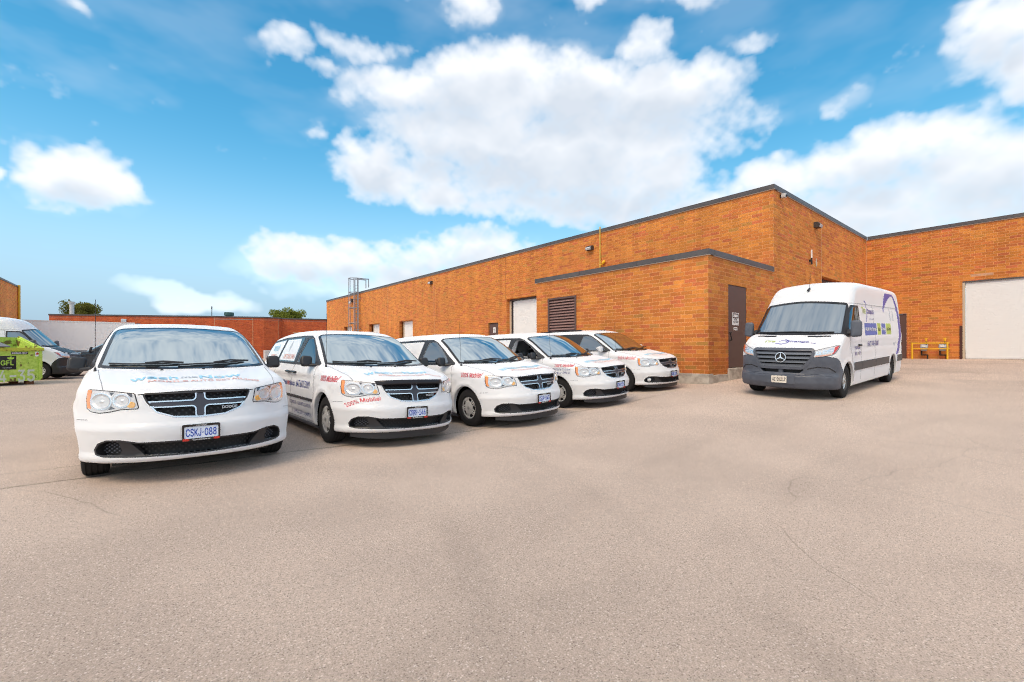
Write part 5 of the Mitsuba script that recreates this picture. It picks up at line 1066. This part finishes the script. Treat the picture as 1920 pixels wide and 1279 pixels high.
# own axes: X along the face to the right in the photo, Y away from the camera
ex_ = np.array([math.cos(math.radians(118)), math.sin(math.radians(118)), 0]); ey_ = np.array([-ex_[1], ex_[0], 0])
W = M4(ex_, ey_, [0,0,1], [-18.28-2.05*ex_[0], -20.50-2.05*ex_[1], dz])
def dwall(p, q, th, lo, hi0, hi1):
    """upright plate from p to q (x, y), top edge running from hi0 to hi1"""
    p, q = np.array(p, float), np.array(q, float); d = (q-p)/np.linalg.norm(q-p); n = np.array([-d[1], d[0]])*th
    V = [(*p,lo),(*q,lo),(*q,hi1),(*p,hi0),(*(p+n),lo),(*(q+n),lo),(*(q+n),hi1),(*(p+n),hi0)]
    return trimesh.convex.convex_hull(np.array(V))
for nm, p, q, a, b in (('front_wall',(0,0),(2.05,0),1.32,1.32),('side_wall',(2.05,0),(2.05,1.75),1.32,1.80),('side_wall',(.04,0),(.04,1.75),1.32,1.80),('back_wall',(0,1.70),(2.05,1.70),1.80,1.80)):
    put(key, nm, mikit.ply(dwall(p,q,.04,.14,a,b), 'mat_dumpster'), tw=T(W))
put(key, 'floor', mikit.ply(box((.03,.03,.14),(2.02,1.46,.19)), 'mat_rust'), tw=T(W))
put(key, 'rim', mikit.ply(chip((-.05,-.055,1.26),(2.11,-.001,1.38),.012), 'mat_bin_rim'), tw=T(W))
for x0 in (2.051, -.06):
    put(key, 'rim', mikit.ply(trimesh.convex.convex_hull(np.array([(x,y,z+dz_) for x in (x0,x0+.055) for y,z in ((0,1.27),(1.75,1.75)) for dz_ in (0,.10)])), 'mat_dumpster'), tw=T(W))
for x in (.02, 2.0): put(key, 'corner_post', mikit.ply(chip((x-.03,-.045,.14),(x+.06,-.001,1.26),.008), 'mat_dumpster'), tw=T(W))
for x, y in ((.25,.15),(1.75,.15),(.25,1.3),(1.75,1.3)): put(key, 'foot', mikit.ply(box((x-.10,y-.10,-.02),(x+.10,y+.10,.139)), 'mat_rust'), tw=T(W))
put(key, 'lid', mikit.ply(trimesh.convex.convex_hull(np.array([(x,y,z+t) for x in (.05,1.15) for y,z in ((-.12,1.40),(.9,1.60)) for t in (0,.035)])), 'mat_lid'), tw=T(W))
FS = M4([1,0,0],[0,0,1],[0,-1,0],[0,0,0])
def on_f(x, z, d=.004): m = FS.copy(); m[:3,3] = (x,-d,z); return W@m
lp = put(key, 'logo_panel', mikit.ply(extr(sg.box(-.235,-.25,.235,.25),.006), 'mat_gloss_black'), tw=T(on_f(1.11,.83,.001)))
put(lp, 'lettering', mikit.ply(flat_text('GFL',.17,.34,True), 'mat_lime'), tw=T(on_f(1.11,.83,.008))); mat('mat_lime', pr((.45,.70,.08), .5))
lf = unary_union([sa.rotate(sa.scale(sg.Point(0,.055).buffer(.05),.55,1.1),r,origin=(0,0)) for r in (0,55,-55)]); put(lp, 'leaf_mark', mikit.ply(extr(lf,.003),'mat_lime'), tw=T(on_f(1.20,.955,.008)))
put(lp, 'lettering', mikit.ply(flat_text('environmental',.03,.24), 'mat_white_ink'), tw=T(on_f(1.11,.65,.008)))
mat('mat_bin_rim', pr(mikit.proc(lambda p,n,uv: MX((.50,.50,.05),(.20,.11,.03),SS(.52,.68,FB(p.x*9,p.y*9,p.z*9,octaves=4)))), .6))
sp_ = put(key, 'notice_strip', mikit.ply(extr(sg.box(-.23,-.05,.23,.05),.004), 'mat_gloss_black'), tw=T(on_f(1.44,1.18,.001))); put(sp_, 'lettering', mikit.ply(flat_text('GARBAGE ONLY',.06,.42,True), 'mat_white_ink'), tw=T(on_f(1.44,1.18,.006)))
sk = put(key, 'sticker', mikit.ply(extr(sg.box(-.065,-.085,.065,.085),.004), 'mat_white_ink'), tw=T(on_f(1.93,1.14,.001))); put(sk, 'sticker_mark', mikit.ply(extr(unary_union([sg.Polygon([(-.05,-.03),(.05,-.03),(.03,.02),(0,.055),(-.03,.02)])]),.003),'mat_red'), tw=T(on_f(1.93,1.15,.006)))
for t, x, w in (('4',.98,.20),('-',1.26,.18),('3',1.49,.20),('5',1.75,.22)): put(key, 'painted_number', mikit.ply(flat_text(t,.42,w,True), 'mat_chalk'), tw=T(on_f(x,.34,.001)))
# white crate-like utility box by the red building, seen between the first two minivans
k = thing('utility_box', 'white utility box standing before the red brick building', 'box'); put(k, 'cabinet', mikit.ply(chip((-61.6,-4.2,.3),(-60.6,-1.6,1.55),.04), 'mat_grey_box')); put(k, 'panel', mikit.ply(box((-60.598,-3.6,.6),(-60.585,-2.2,1.3)), 'mat_white_ink'))

# ------------------------------------------------------------------ leaf litter and grit scattered on the paving
def litter(n, seed):
    rg = np.random.default_rng(seed); V = []
    for i in range(n):
        if i < n*.30: x, y = rg.uniform(-3, 1.5), rg.uniform(-19, -6)
        elif i < n*.75: x, y = rg.uniform(.04, .45) if rg.random() < .5 else rg.uniform(-2, .3), 0
        else: x, y = rg.uniform(-2, 12), rg.uniform(-4, 12)
        if y == 0: y = rg.uniform(-5.3, -1.5) if x > .03 else rg.uniform(-5.4, -4.88)
        s = rg.uniform(.005, .016); a = rg.uniform(0, 6.28); c, q = math.cos(a)*s, math.sin(a)*s; z = gz(x, y)+.004
        V += [(x-c, y-q, z), (x+q*.5, y-c*.5, z+s*.5*rg.random()), (x+c, y+q, z+s*.3), (x-q*.5, y+c*.5, z+s*.2)]
    return np.array(V), np.arange(4*n).reshape(-1, 4)
k = thing('leaf_litter', 'small dry brown leaf scraps scattered over the beige paving', 'litter'); labels[k]['kind'] = 'stuff'
scene[k] = mikit.ply(litter(260, 5), {'type':'twosided','b':pr((.10,.06,.035), .9)})
